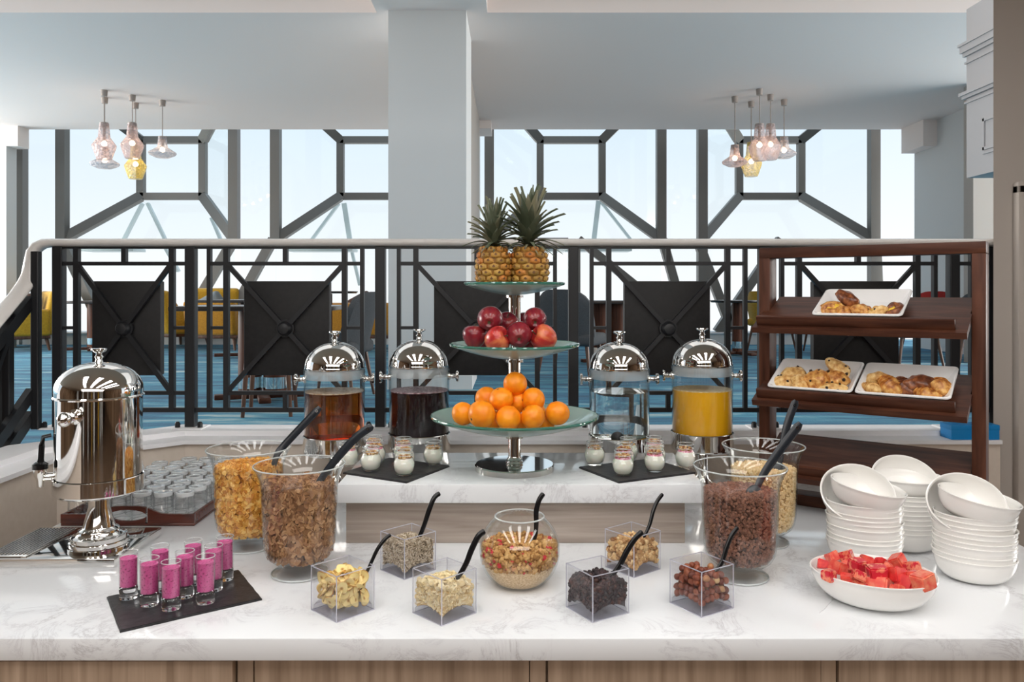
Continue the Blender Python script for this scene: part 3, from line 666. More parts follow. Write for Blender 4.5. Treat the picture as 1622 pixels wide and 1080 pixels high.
tn = MB().lathe([(0, 0), (.02, 0), (.022, .004), (.012, .008), (.010, .008), (0, .004)], 24, Matrix.Translation((-.02, -.088, Z(686, YG)-WT)) @ Matrix.Rotation(-PI/2, 4, 'X')).build('tap_nut', M['blackplastic'], dw)

# ================================================================ FRUIT STAND
YB = 2.375; bx = X(815, YB)
fs = thing('fruit_stand', 'three-tier frosted green glass fruit stand on a chrome pole', 'fruit stand', (bx, YB, SL))
MB().lathe([(0, 0), (.1186, 0), (.1186, .015), (.115, .018), (0, .018)], 64).build('base_disc', M['chrome'], fs)
MB().lathe([(0, .018), (.024, .018), (.026, .022), (.024, .026), (.021, .026), (.024, .031), (.02, .036), (.0185, .04), (.0185, Z(470, YB)-SL), (0, Z(470, YB)-SL)], 32).build('pole', M['chrome'], fs)
tiers = []
for rpx, pyr, pyb in [(133, 657, 695), (103, 544.5, 575), (80, 448.5, 473)]:
    r = rpx*YB/F; zr = Z(pyr, YB); zb = zr-(pyb-pyr-8)*YB/F
    f = lambda a, zb=zb, zr=zr, r=r: zb+(zr-zb)*(a/r)**1.7
    pr = [(0, f(0)-.004)]+[(r*i/12, f(r*i/12)-.0045) for i in range(1, 12)]+[(r-.004, f(r)-.006)]
    up_ = [(r-.004, f(r)+.002)]+[(r*i/12, f(r*i/12)+.0045) for i in range(11, 0, -1)]+[(0, f(0)+.0045)]
    d = MB().lathe([(a, z-SL) for a, z in pr+up_], 72).build('glass_tier', M['frost'], fs)
    MB().lathe([(r-.005, f(r)-.0055-SL), (r-.0015, f(r)-.005-SL), (r, f(r)-.001-SL), (r-.001, f(r)+.002-SL), (r-.005, f(r)+.003-SL), (r-.005, f(r)-.0055-SL)], 72).build('polished_rim', M['rim'], d)
    MB().lathe([(0, zb-.012-SL), (.026, zb-.012-SL), (.026, zb-.0048-SL), (0, zb-.0048-SL)], 24).build('tier_collar', M['chrome'], d)
    tiers.append((r, f))
def rest(rad, x, y, tier, rs): return tiers[tier][1](math.hypot(x-bx, y-YB))+.0045
# oranges
def orange_mesh():
    def fn(p):
        q = p.normalized(); d = .0012*noise.noise(q*2.5); k = q.z
        r_ = 1+d/.035-(.06*math.exp(-((1-k)/.02)))
        return Vector((q.x, q.y, q.z*.96))*.035*r_
    return MB().ico(.035, 4, None, fn)
def place(o, p, rot): o.location = p; o.rotation_euler = rot
op = thing('orange', '', 'fruit', (0, 0, 0)); orange_mesh().build('peel', M['orange'], op)
MB().lathe([(0, 0), (.004, 0), (.003, .0016), (0, .002)], 6, Matrix.Translation((0, 0, .0312))).build('stem_button', M['stem'], op)
ol = [(733.5, 655, 2.25, .033, 'orange at the far left of the bottom row on the lowest tier'),
      (763, 656, 2.185, .0385, 'largest orange, front left of the bottom row on the lowest tier'),
      (805, 662, 2.19, .0345, 'orange at the front of the bottom row directly below the top orange'),
      (844, 660, 2.195, .034, 'orange in the bottom row, right of the central front one'),
      (883, 654.5, 2.24, .0345, 'orange at the right end of the bottom row on the lowest tier'),
      (771, 631, 2.29, .034, 'orange half hidden at the left end of the middle row'),
      (794, 632.5, 2.23, .0345, 'orange in the middle row, left of the pole'),
      (819, 636, 2.268, .032, 'shaded orange in the middle row between two front ones'),
      (844.5, 633, 2.245, .0345, 'orange at the right end of the middle row'),
      (816, 608, 2.26, .034, 'single orange on top of the orange pile'),
      (786, 655, 2.30, .033, None), (822, 655, 2.262, .03, None), (862, 655, 2.29, .033, None), (760, 652, 2.42, .033, None), (800, 652, 2.47, .033, None), (850, 652, 2.44, .033, None)]
for i, (px, py, Y, r, lb) in enumerate(ol):
    o = op if i == 0 else dup(op)
    o['label'] = lb or 'orange mostly hidden inside the orange pile'
    o['group'] = 'oranges on the lowest tier'
    p = W(px, py, Y); lo = rest(r, p.x, p.y, 0, r)+r*.97
    if p.z < lo or not lb: p.z = lo if not lb else max(p.z, lo)
    o.scale = (r/.035,)*3; place(o, p, (R.uniform(-2.2, 2.2), R.uniform(-1, 1), R.uniform(0, 6)))
# apples
def apple_prof():
    pr = [(0, -.026), (.006, -.0285), (.012, -.031), (.018, -.029), (.026, -.02), (.0325, -.006), (.0345, .006), (.033, .017), (.027, .026), (.018, .0305), (.010, .0295), (.005, .025), (0, .021)]
    return pr
for nm, st in [('apple_deep_red', [(.32, S(92, 20, 36)), (.55, S(128, 32, 44)), (.75, S(150, 60, 50))]), ('apple_red', [(.3, S(140, 30, 38)), (.5, S(188, 52, 46)), (.7, S(226, 138, 84))])]:
    m = NM(nm, st, 16, (1.6, 1.6, .35), .26, 0, detail=5, coat=.25); M[nm] = m
def apple_obj(mt):
    t = thing('apple', '', 'fruit'); 
    MB().lathe(apple_prof(), 32, None, 1, lambda a, r, z: 1+.018*math.cos(5*a)*(1 if z < -.01 else .4)+.015*math.sin(a+1)).build('skin', M[mt], t)
    MB().sweep([(0, 0, .02), (.002, 0, .03), (.006, .002, .038)], [.0016, .0013, .0018], seg=6).build('stalk', M['stem'], t)
    MB().lathe([(0, -.0262), (.004, -.0278), (.005, -.0305), (.002, -.029), (0, -.028)], 5).build('calyx', M['stem'], t)
    return t
ap = [apple_obj('apple_deep_red'), apple_obj('apple_red')]
al = [(751, 533, 2.29, .0345, 1, (0, 0, 0), 0, 'deep red apple standing upright at the left end of the middle tier'),
      (776, 506, 2.275, .0375, 0, (-1.35, .2, 0), 0, 'large dark red apple on top at the left, showing its calyx'),
      (787, 537, 2.235, .036, 1, (.5, 1.1, 0), 1, 'bright red apple at the front left of the middle tier'),
      (822, 531, 2.232, .0375, 0, (-1.3, 0, 0), 0, 'purple-red apple at the front centre showing its calyx'),
      (862, 535, 2.245, .037, 1, (.4, -1.2, 0), 1, 'yellow-streaked red apple at the right end of the middle tier'),
      (847, 506, 2.27, .0335, 0, (-1.35, -.1, 0), 0, 'dark red apple on top at the right, showing its calyx'),
      (803, 513, 2.36, .034, 0, (.6, 0, 0), 0, 'shaded dark apple behind the pole side, left of centre'),
      (830, 513, 2.445, .033, 0, (.6, .4, 0), 0, 'dark apple peeping out behind the upper right apple'),
      (772, 533, 2.42, .034, 0, (.3, .2, 0), 0, None), (850, 533, 2.40, .034, 0, (.3, .2, 0), 0, None), (838, 533, 2.325, .033, 0, (.5, .8, 0), 0, None)]
used = [False, False]
for px, py, Y, r, v, rot, vv, lb in al:
    o = ap[vv] if not used[vv] else dup(ap[vv]); used[vv] = True
    o['label'] = lb or 'apple mostly hidden at the back of the apple pile'; o['group'] = 'apples on the middle tier'
    p = W(px, py, Y); lo = rest(r, p.x, p.y, 1, r)+r*.86
    p.z = max(p.z, lo) if lb else lo
    o.scale = (r/.0345,)*3; place(o, p, rot)
# pineapples
M['rind'] = NM('pineapple_rind', [(.3, S(104, 66, 18)), (.6, S(150, 100, 28))], 60, rough=.6, bmp=.3)
M['eye'] = ISL('pineapple_eye', [(0, S(140, 104, 44)), (.5, S(184, 142, 66)), (1, S(186, 112, 46))], .5, .4, 300)
M['eyetip'] = P('pineapple_spike', S(120, 84, 56), .7)
M['leaf'] = OBR('pineapple_leaf', [(0, S(70, 80, 60)), (.5, S(104, 110, 88)), (1, S(126, 122, 96))], .55, .3, 90)
def leafmesh(L, wd, curl):
    mb = MB(); n = 6; vs = []
    for i in range(n+1):
        u = i/n; ww = wd*(.75+.45*u-1.2*u*u)*(1 if u < 1 else 0); ww = max(ww, .0004)
        x = curl*u*u*L; z = L*u*(1-.15*curl*u)
        for s, d in ((-1, 0), (0, -.22), (1, 0)): vs.append((x-d*wd*-1 if s == 0 else x, s*ww, z))
        vs.append((x+.25*wd+.0008, 0, z))
    fs = []
    for i in range(n):
        a, b = i*4, i*4+4
        fs += [(a, a+1, b+1, b), (a+1, a+2, b+2, b+1), (a+3, a, b, b+3), (a+2, a+3, b+3, b+2)]
    return mb.add(vs, fs)
def pineapple(px, py0, py1, Y, rpx, ctop, lab, lean, seed):
    rr = random.Random(seed); kk = Y/F; r = rpx*kk; H = (py1-py0+8)*kk
    p = W(px, py1, Y); t = thing('pineapple', lab, 'fruit', (p.x, p.y, p.z-8*kk), rr.uniform(0, 6))
    prof = lambda v: r*(.80+.2*math.sin(PI*min(1, max(0, v*.95+.08))))*(1 if v < .82 else math.sqrt(max(0, 1-((v-.82)/.2)**2))*.55+.45)
    MB().lathe([(0, 0)]+[(prof(i/16)*.97, H*i/16) for i in range(17)]+[(0, H)], 40).build('rind', M['rind'], t)
    ey = MB(); rows, per = 7, 9
    for j in range(rows):
        v = (j+.5)/rows
        for i in range(per):
            a = 2*PI*(i+.5*(j % 2)+.08*j)/per; q = prof(v)
            Mx = Matrix.Rotation(a, 4, 'Z') @ Matrix.Translation((q*.965, 0, H*v)) @ Matrix.Rotation(-(v-.5)*.5, 4, 'Y')
            hw, hh = PI*q/per*.95, H/rows*.60; d = .0066
            pts = [(0, hw*math.cos(b), hh*math.sin(b)) for b in [PI/6+PI/3*c for c in range(6)]]
            mid = [(d*.75, y*.78, z*.78) for _, y, z in pts]; inn = [(d, y*.45, z*.45) for _, y, z in pts]; tip = (d*1.0, 0, hh*.05)
            vs = [Mx @ Vector(c) for c in pts+mid+inn+[tip]]
            fs = []
            for c in range(6):
                e = (c+1) % 6; fs += [(c, e, e+6, c+6), (c+6, e+6, e+12, c+12), (c+12, e+12, 18)]
            ey.cur = 0; ey.add(vs, fs)
            sp = [Mx @ Vector(c) for c in [(d, -hw*.3, 0), (d, hw*.3, 0), (d+.003, 0, hh*.6), (d+.0015, 0, -hh*.25)]]
            ey.cur = 1; ey.add(sp, [(0, 1, 2), (0, 3, 1), (0, 2, 3), (1, 3, 2)])
    e = ey.build('eyes', [M['eye'], M['eyetip']], t, ang=60); e['kind'] = 'stuff'
    Lc = (py0-ctop)*kk; lm = [leafmesh(1, .15, c) for c in (.12, .4, .8)]; lo = []
    n = 72
    for i in range(n):
        u = i/(n-1); a = i*2.39996; kind = 2 if u < .3 else (1 if u < .68 else 0)
        if len(lo) <= 3 and not any(x[0] == kind for x in lo):
            o = lm[kind].build('leaf', M['leaf'], t); lo.append((kind, o))
        else:
            src = [x[1] for x in lo if x[0] == kind][0]; o = src.copy(); COL.objects.link(o)
        L = Lc*(.25+.36*u+.12*math.sin(PI*u))*rr.uniform(.85, 1.12); tilt = (1.15*(1-u)**1.1+.06)*rr.uniform(.85, 1.15)
        base = Vector((lean*u*Lc*.3, 0, H-.006+Lc*.42*u**1.15))
        o.location = base+Vector((math.cos(a)*.012*(1-u*.6), math.sin(a)*.012*(1-u*.6), 0))
        o.rotation_euler = (Matrix.Rotation(a, 3, 'Z') @ Matrix.Rotation(tilt, 3, 'Y')).to_euler(); o.scale = (L, L*rr.uniform(.85, 1.15), L)
pineapple(782, 391, 447, 2.36, 27.5, 312, 'shorter pineapple with greenish rind, left one on the top tier', .0, 3)
pineapple(838, 391, 447, 2.375, 30, 290, 'taller pineapple with orange rind, right one on the top tier', .0, 11)

# ================================================================ SLATES, YOGHURT JARS, SMOOTHIES
def slate(corners, z, lab):
    c = sum((Vector(p) for p in corners), Vector())/4; c.z = z
    t = tag(MB().build('slate_board', M['slate'], loc=c), lab, 'slate board')
    mb = MB(); pts = []
    for i in range(4):
        a, b = Vector(corners[i]), Vector(corners[(i+1) % 4])
        for k in range(14):
            u = k/14; p = a.lerp(b, u)-c; n_ = Vector((-(b-a).y, (b-a).x)).normalized()
            q = R.uniform(-.0006, .0006) if k else -.0
            pts.append((p.x+n_.x*q, p.y+n_.y*q))
    cc = [(x*.985, y*.985) for x, y in pts]
    mb.prism(pts, 0, .004); mb.prism(cc, .004, .0055)
    me = mb.build('tmp', M['slate'], smooth=False); d = me.data; bpy.data.objects.remove(me); o = t; old = o.data; o.data = d; bpy.data.meshes.remove(old); d.name = 'slate_board'
    return o
def on(px, py, z): v = G(px, py, z); return (v.x, v.y, 0)
zj = SL+.0058
cs = [on(543, 747.5, zj), on(643.8, 762.4, zj), on(712, 736.6, zj)]; cs.append(tuple(cs[0][i]+cs[2][i]-cs[1][i] for i in range(3)))
slate([Vector(c) for c in cs], SL, 'square slate board of yoghurt jars left of the fruit stand')
cs = [on(917, 738.5, zj), on(980, 762.4, zj), on(1102, 747, zj)]; cs.append(tuple(cs[0][i]+cs[2][i]-cs[1][i] for i in range(3)))
slate([Vector(c) for c in cs], SL, 'square slate board of yoghurt jars right of the fruit stand')
M['topping'] = ISL('granola_topping', [(0, S(150, 96, 50)), (.4, S(206, 160, 96)), (.8, S(228, 196, 140)), (1, S(150, 40, 60))], .7)
def rotm(rs): 
    q = NR.normal(size=4); q /= np.linalg.norm(q); a, b, c, d = q
    m = np.eye(4); m[:3, :3] = np.array([[1-2*(c*c+d*d), 2*(b*c-d*a), 2*(b*d+c*a)], [2*(b*c+d*a), 1-2*(b*b+d*d), 2*(c*d-b*a)], [2*(b*d-c*a), 2*(c*d+b*a), 1-2*(b*b+c*c)]])*rs
    return m
def tmpl(mb): return np.array([tuple(v) for v in mb.v]), mb.f
crumbV, crumbF = tmpl(MB().ico(1, 1, None, lambda p: p*(1+.35*noise.noise(p*1.7))))
def jar(berry, nt=40):
    t = thing('yoghurt_jar', '', 'jar')
    MB().lathe([(0, 0), (.021, 0), (.024, .002), (.0285, .012), (.0315, .026), (.031, .036), (.026, .047), (.0235, .051), (.0235, .054), (.026, .055), (.0262, .0585), (.0245, .061), (.0245, .067), (.0255, .069), (.0235, .070), (.0222, .069), (.0222, .052), (.0245, .047), (.029, .036), (.0295, .026), (.0265, .012), (.02, .004), (0, .003)], 32).build('glass', M['glass'], t)
    MB().lathe([(0, .0035), (.0195, .0045), (.026, .012), (.0292, .026), (.0287, .036), (.0242, .0468), (0, .0468)], 32).build('yoghurt', M['yoghurt'], t)
    if berry: MB().lathe([(0, .0462), (.0244, .0462), (.0222, .0515), (0, .0515)], 28, None, 1, lambda a, r, z: 1-.03*abs(math.sin(3*a+z*500))).build('berry_layer', M['berry'], t)
    ringp(t, .0247, .0688, .0011); ringp(t, .0258, .057, .0009)
    mb = MB(); z0 = .053 if berry else .049; ms = []
    for i in range(nt):
        a = R.uniform(0, 2*PI); q = .0195*math.sqrt(R.random()); m = rotm(R.uniform(.0026, .0048)); m[:3, 3] = (q*math.cos(a), q*math.sin(a), z0+R.uniform(0, .009)*(1-q/.03)); ms.append(m)
    mb.scatter(crumbV, crumbF, ms); b = mb.build('granola_topping', M['topping'], t, ang=60); b['kind'] = 'stuff'
    return t
jp = {True: jar(True), False: jar(False)}; ju = {True: 0, False: 0}
def putjar(px, py, b, lab, grp):
    p = G(px, py-3.5, SL+.0056); o = jp[b] if not ju[b] else dup(jp[b]); ju[b] = 1
    o.location = (p.x, p.y, SL+.0056); o.rotation_euler = (0, 0, R.uniform(0, 6)); o['label'] = lab; o['group'] = grp
g1 = 'yoghurt jars on the left slate'; g2 = 'yoghurt jars on the right slate'
for px, py, b, lb in [(640, 755, False, 'small yoghurt jar at the front corner of the left slate'), (587.5, 748, False, 'small yoghurt jar in front of two others at the left half of the left slate'), (686.5, 738, False, 'lone yoghurt jar at the right corner of the left slate'),
                      (594.5, 737.5, True, 'yoghurt jar second in the left column on the left slate'), (641, 742, False, 'yoghurt jar second in the middle column on the left slate'), (639, 732, True, 'yoghurt jar at the back of the middle column on the left slate'), (592, 728.5, True, 'yoghurt jar at the back of the left column on the left slate'), (551, 740.5, True, 'yoghurt jar at the left corner of the left slate, half behind a spoon')]: putjar(px, py, b, lb, g1)
for px, py, b, lb in [(986.8, 755, True, 'small yoghurt jar at the front corner of the right slate'), (1037, 749, True, 'yoghurt jar in front of the right column on the right slate'), (942, 738.6, False, 'lone yoghurt jar at the left corner of the right slate'), (1085.8, 742.7, True, 'yoghurt jar at the right corner of the right slate beside the cocoa cereal'),
                      (988.5, 743, True, 'yoghurt jar second in the left column on the right slate'), (995, 732, False, 'yoghurt jar at the back of the left column on the right slate'), (1038.5, 739, False, 'yoghurt jar second in the right column on the right slate'), (1036, 730, True, 'yoghurt jar at the back of the right column on the right slate')]: putjar(px, py, b, lb, g2)
zs = WT+.0058
cs = [on(169, 944, zs), on(190, 998, zs), on(415, 946.7, zs), on(378, 901.4, zs)]
slate([Vector(c) for c in cs], WT, 'rectangular slate board of pink smoothies at the front left')
def shot():
    t = thing('smoothie_shot', '', 'glass')
    MB().lathe([(0, .026), (.0195, .0255), (.0205, .024), (.0205, .100), (.0212, .104), (.0202, .1045), (.0190, .103), (.0190, .028), (0, .027)], 32).build('glass_wall', M['glass'], t)
    MB().lathe([(0, 0), (.0195, 0), (.0203, .0015), (.0203, .0235), (.019, .0252), (0, .0252)], 24).build('thick_base', M['solid'], t)
    ringp(t, .0205, .1043, .0009)
    MB().lathe([(0, .0285), (.0184, .0285), (.0184, .0885), (.0188, .0915), (.017, .0888), (0, .0885)], 32).build('smoothie', M['smoothie'], t)
    return t
sp = shot(); first = True
for px, py, lb in [(203.6, 950, 'pink smoothie shot at the left corner of the slate'), (236.7, 961, 'pink smoothie shot in the front row, middle'), (271, 967.5, 'pink smoothie shot nearest the counter edge'), (325.6, 957.5, 'pink smoothie shot at the right of the front group, over the slate centre'),
                   (253.5, 938, 'pink smoothie shot behind the middle front one, at the left'), (293, 948, 'pink smoothie shot in the very middle of the nine'), (338.5, 937.5, 'pink smoothie shot second from the right corner'), (306, 928, 'pink smoothie shot at the back, left of the tall right one'), (356, 921, 'pink smoothie shot at the far right corner of the slate')]:
    p = G(px, py-4, WT+.0057); o = sp if first else dup(sp); first = False
    o.location = (p.x, p.y, WT+.0057); o['label'] = lb; o['group'] = 'smoothie shots on the slate'
# ================================================================ CEREALS
def vase_prof():
    o = [(0, 0), (.060, 0), (.071, .002), (.072, .006), (.066, .010), (.050, .013), (.044, .018), (.043, .024), (.050, .029), (.066, .035), (.079, .045), (.088, .060), (.092, .080), (.0945, .130), (.0965, .190), (.0985, .222), (.103, .243), (.1105, .260), (.1175, .271)]
    i = [(.1185, .274), (.1165, .2752), (.1145, .273), (.1075, .2605), (.1003, .244), (.0958, .223), (.0937, .19), (.0917, .13), (.0892, .08), (.0852, .0615), (.076, .048), (.062, .040), (.045, .036), (0, .034)]
    return o+i
def vase(px, py, lab):
    p = G(px, py, WT); t = thing('cereal_vase', lab, 'glass vase', (p.x, p.y, WT)); t.scale = (.96, .96, 1)
    MB().lathe(vase_prof(), 64).build('glass_body', M['glass'], t)
    ringp(t, .1168, .2738, .0019, name='rim_glint'); ringp(t, .071, .004, .0022, name='foot_glint')
    return p
def fill_prof(top):
    return [(0, .0365), (.043, .0375), (.060, .0415), (.0735, .049), (.0828, .062), (.0868, .08), (.0893, .13), (.0912, .19), (.0925, .222)], top
def fr(z):
    pr = fill_prof(0)[0]
    return float(np.interp(z, [a[1] for a in pr], [a[0] for a in pr]))
def cerealfill(name, p, top, tv, tf, n, size, flat, mats, lab, heap=.006):
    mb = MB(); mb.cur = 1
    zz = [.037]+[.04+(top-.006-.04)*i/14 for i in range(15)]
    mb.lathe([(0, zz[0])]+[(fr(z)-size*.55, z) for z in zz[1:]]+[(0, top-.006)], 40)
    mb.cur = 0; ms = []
    for i in range(n):
        side = R.random() < .66; m = rotm(size*R.uniform(.7, 1.2)); a = R.uniform(0, 2*PI)
        if side:
            z = R.uniform(.045, top); q = fr(z)-size*(.28 if flat else .5)
            if flat:
                A = np.array(Matrix.Rotation(a, 4, 'Z') @ Matrix.Translation((q, 0, z)) @ Matrix.Rotation(PI/2+R.uniform(-.5, .5), 4, 'Y') @ Matrix.Rotation(R.uniform(-.6, .6), 4, 'X') @ Matrix.Rotation(R.uniform(0, 6), 4, 'Z') @ Matrix.Scale(size*R.uniform(.7, 1.2), 4)); m = A
            else: m[:3, 3] = (q*math.cos(a), q*math.sin(a), z)
        else:
            q = (fr(top)-size*.6)*math.sqrt(R.random()); m[:3, 3] = (q*math.cos(a), q*math.sin(a), top-.004+heap*(1-(q/.09)**2)+R.uniform(-.003, .004))
        ms.append(m)
    mb.scatter(tv, tf, ms)
    o = mb.build(name, mats, ang=50, loc=(p.x, p.y, WT)); o.scale = (.955, .955, 1); tag(o, lab, 'cereal', None, 'stuff'); return o
def flake(n=7, b=.35):
    vs = [(0, 0, .12)]; 
    for i in range(n):
        a = 2*PI*i/n; q = R.uniform(.75, 1.1); x, y = q*math.cos(a), q*math.sin(a)*.8; vs.append((x, y, b*(x*x-.5*y)+R.uniform(-.15, .15)))
    k = len(vs); vs += [(x, y, z-.09) for x, y, z in vs]
    fs = [(0, 1+i, 1+(i+1) % n) for i in range(n)]+[(k, k+1+(i+1) % n, k+1+i) for i in range(n)]+[(1+i, k+1+i, k+1+(i+1) % n, 1+(i+1) % n) for i in range(n)]
    return np.array(vs), fs
fv, ff = flake()
puffV, puffF = tmpl(MB().ico(1, 1, None, lambda p: Vector((p.x*1.0, p.y*.72, p.z*.62))))
riceV, riceF = tmpl(MB().ico(1, 1, None, lambda p: Vector((p.x*1.15, p.y*.72, p.z*.66))))
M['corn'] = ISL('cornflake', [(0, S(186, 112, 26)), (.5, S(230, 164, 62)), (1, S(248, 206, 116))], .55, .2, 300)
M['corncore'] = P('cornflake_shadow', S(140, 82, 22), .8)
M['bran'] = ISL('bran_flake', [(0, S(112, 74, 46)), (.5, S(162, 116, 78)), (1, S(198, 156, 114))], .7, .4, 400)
M['brancore'] = P('bran_shadow', S(78, 50, 32), .9)  # dark core, shade in the gaps between flakes put into its colour
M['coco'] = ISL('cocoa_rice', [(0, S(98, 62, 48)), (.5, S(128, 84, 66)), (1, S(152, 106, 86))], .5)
M['cococore'] = P('cocoa_shadow', S(62, 38, 30), .9)  # darker core paints the shade between the cocoa grains
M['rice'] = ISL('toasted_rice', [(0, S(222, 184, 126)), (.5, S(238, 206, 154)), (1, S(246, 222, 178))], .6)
M['ricecore'] = P('rice_shadow', S(176, 136, 84), .9)  # core darkened to colour in shade between the rice grains
v1 = vase(394, 866, 'tall glass footed vase of golden cornflakes beside the tray of tumblers')
cerealfill('cornflakes', v1, .226, fv, ff, 3200, .0095, True, [M['corn'], M['corncore']], 'golden cornflakes filling the left rear glass vase')
v2 = vase(474.5, 908, 'tall glass footed vase of brown bran flakes, front left')
cerealfill('bran_flakes', v2, .226, fv, ff, 2600, .0118, True, [M['bran'], M['brancore']], 'brown bran flakes filling the front left glass vase', .008)
v3 = vase(1172, 913, 'tall glass footed vase of cocoa puffed rice, front right')
cerealfill('cocoa_cereal', v3, .214, puffV, puffF, 5400, .0056, False, [M['coco'], M['cococore']], 'brown cocoa puffed rice filling the front right glass vase', .002)
v4 = vase(1209, 859, 'tall glass footed vase of pale puffed rice beside the wooden rack')
cerealfill('puffed_rice', v4, .212, riceV, riceF, 5600, .0048, False, [M['rice'], M['ricecore']], 'pale toasted puffed rice filling the right rear glass vase', .003)

# ---- spoons
def spoon(path, wd, lab, long_=False, name='serving_spoon'):
    pts = [Vector(p) for p in path]
    # smooth the measured points
    out = []
    n = len(pts)
    for i in range(n-1):
        p0, p1, p2, p3 = pts[max(i-1, 0)], pts[i], pts[i+1], pts[min(i+2, n-1)]
        for k in range(5):
            u = k/5; out.append(.5*((2*p1)+(p2-p0)*u+(2*p0-5*p1+4*p2-p3)*u*u+(3*p1-p0-3*p2+p3)*u**3))
    out.append(pts[-1]); o = out[0].copy(); m = len(out)
    rel = [p-o for p in out]
    ws = [wd*(.7+.3*min(1, i/(m*.55)))*(1 if 0 < i < m-1 else .6) for i in range(m)]; ts = [x*(.30 if long_ else .5) for x in ws]
    t = thing(name, lab, 'spoon', o)
    MB().sweep(rel, ws, ts, seg=12, up=(0, 1, 0)).build('handle', M['spoon' if long_ else 'blackplastic'], t)
    d = (out[0]-out[1]).normalized(); side = d.cross(Vector((0, 1, 0))).normalized(); nn = side.cross(d)
    Mb = Matrix((side, d, nn)).transposed().to_4x4()
    sc = wd*(1.9 if long_ else 1.9)
    MB().ico(1, 3, Mb @ Matrix.Translation((0, sc*1.1, 0)) @ Matrix.Diagonal((sc, sc*1.35, sc*.42, 1)), lambda p: Vector((p.x, p.y, p.z if p.z < .1 else .1-.75*max(0, (1-p.x*p.x-p.y*p.y))))).build('spoon_bowl', M['spoon' if long_ else 'blackplastic'], t)
    if long_:
        e = rel[-1]-(rel[-1]-rel[-3]).normalized()*wd*1.3; ax = (rel[-1]-rel[-3]).normalized()
        sdv = ax.cross(Vector((0, 1, 0))).normalized(); nv = sdv.cross(ax)
        MB().lathe([(wd*.2, -wd*.33), (wd*.36, -wd*.33), (wd*.36, wd*.33), (wd*.2, wd*.33), (wd*.2, -wd*.33)], 14, Matrix.Translation(e) @ Matrix((sdv, ax, nv)).transposed().to_4x4()).build('hanging_eyelet', M['chrome'], t)
    return t
def pth(pts, Y0, Y1):
    n = len(pts); return [W(px, py, Y0+(Y1-Y0)*i/(n-1)) for i, (px, py) in enumerate(pts)]
spoon(pth([(432, 742), (438.9, 720), (446, 710), (472, 681.7), (507, 645)], v1.y-.02, v1.y+.02), .0105, 'long black serving spoon standing in the cornflakes', True)
spoon(pth([(499, 774), (514, 751), (536, 723), (564, 692.8), (590, 674)], v2.y-.02, v2.y), .0105, 'long black serving spoon standing in the bran flakes', True)
spoon(pth([(1199, 772), (1210.5, 749), (1235.5, 713), (1268, 670)], v3.y-.01, v3.y+.02), .0115, 'long black serving spoon leaning in the cocoa cereal', True)
spoon(pth([(1235, 735), (1240, 702), (1249, 666), (1261, 634)], v4.y-.03, v4.y), .0115, 'long black serving spoon standing in the puffed rice', True)

# ---- square glass pots
M['potbase'] = THIN('lilac_grey_glass', (.90, .90, .93, 1), (.55, .55, .62, 1), .01, 1.3, 1.5)
HB = .05; WALL = .0036
def arch(x, y):
    a = HB-WALL; return .011+.017*(1-(min(abs(x), abs(y))/a)**2)*(max(abs(x), abs(y))/a)**2+.006*(1-(max(abs(x), abs(y))/a)**2)
def pot(px, py, rz, lab):
    p = G(px, py, WT); t = thing('glass_pot', lab, 'glass pot', (p.x, p.y, WT), rz); a = HB-WALL; e = HB; H = .0995
    mb = MB()
    for k in range(4):
        Mx = Matrix.Rotation(k*PI/2, 4, 'Z')
        mb.add([Mx @ Vector(q) for q in [(-e, -e, .001), (e, -e, .001), (e, -e, H), (-e, -e, H), (-a, -a, H), (a, -a, H), (a, -a, .0115), (-a, -a, .0115)]], [(0, 1, 2, 3), (3, 2, 5, 4), (4, 5, 6, 7)])
    mb.build('glass_walls', M['crystal'], t, smooth=False)
    mb = MB(); q = .0009
    for sx in (-1, 1):
        for sy in (-1, 1): mb.box(sx*(e-q)-q, sx*(e-q)+q, sy*(e-q)-q, sy*(e-q)+q, .001, H)
    for s in (-1, 1):
        for zc_ in (.0012, H-.0008):
            mb.box(-e, e, s*(e-q)-q, s*(e-q)+q, zc_-.0008, zc_+.0008); mb.box(s*(e-q)-q, s*(e-q)+q, -e, e, zc_-.0008, zc_+.0008)
    mb.build('edge_glint', M['edgel'], t, smooth=False)  # thin pale bars, edge highlights painted as solid colour
    mb = MB(); n = 14; g = a-.0002
    vs = [(-g+2*g*i/n, -g+2*g*j/n, arch(-g+2*g*i/n, -g+2*g*j/n)) for j in range(n+1) for i in range(n+1)]
    k0 = len(vs); vs += [(x, y, .0005) for x, y, _ in vs]
    fs = [(j*(n+1)+i, j*(n+1)+i+1, (j+1)*(n+1)+i+1, (j+1)*(n+1)+i) for j in range(n) for i in range(n)]
    fs += [tuple(q+k0 for q in f[::-1]) for f in fs]
    ring = [i for i in range(n+1)]+[(n+1)*j+n for j in range(1, n+1)]+[n*(n+1)+i for i in range(n-1, -1, -1)]+[(n+1)*j for j in range(n-1, 0, -1)]
    fs += [(x, x+k0, y+k0, y) for x, y in zip(ring, ring[1:]+ring[:1])]
    mb.add(vs, fs).build('thick_base', M['potbase'], t, ang=25)
    return p, rz
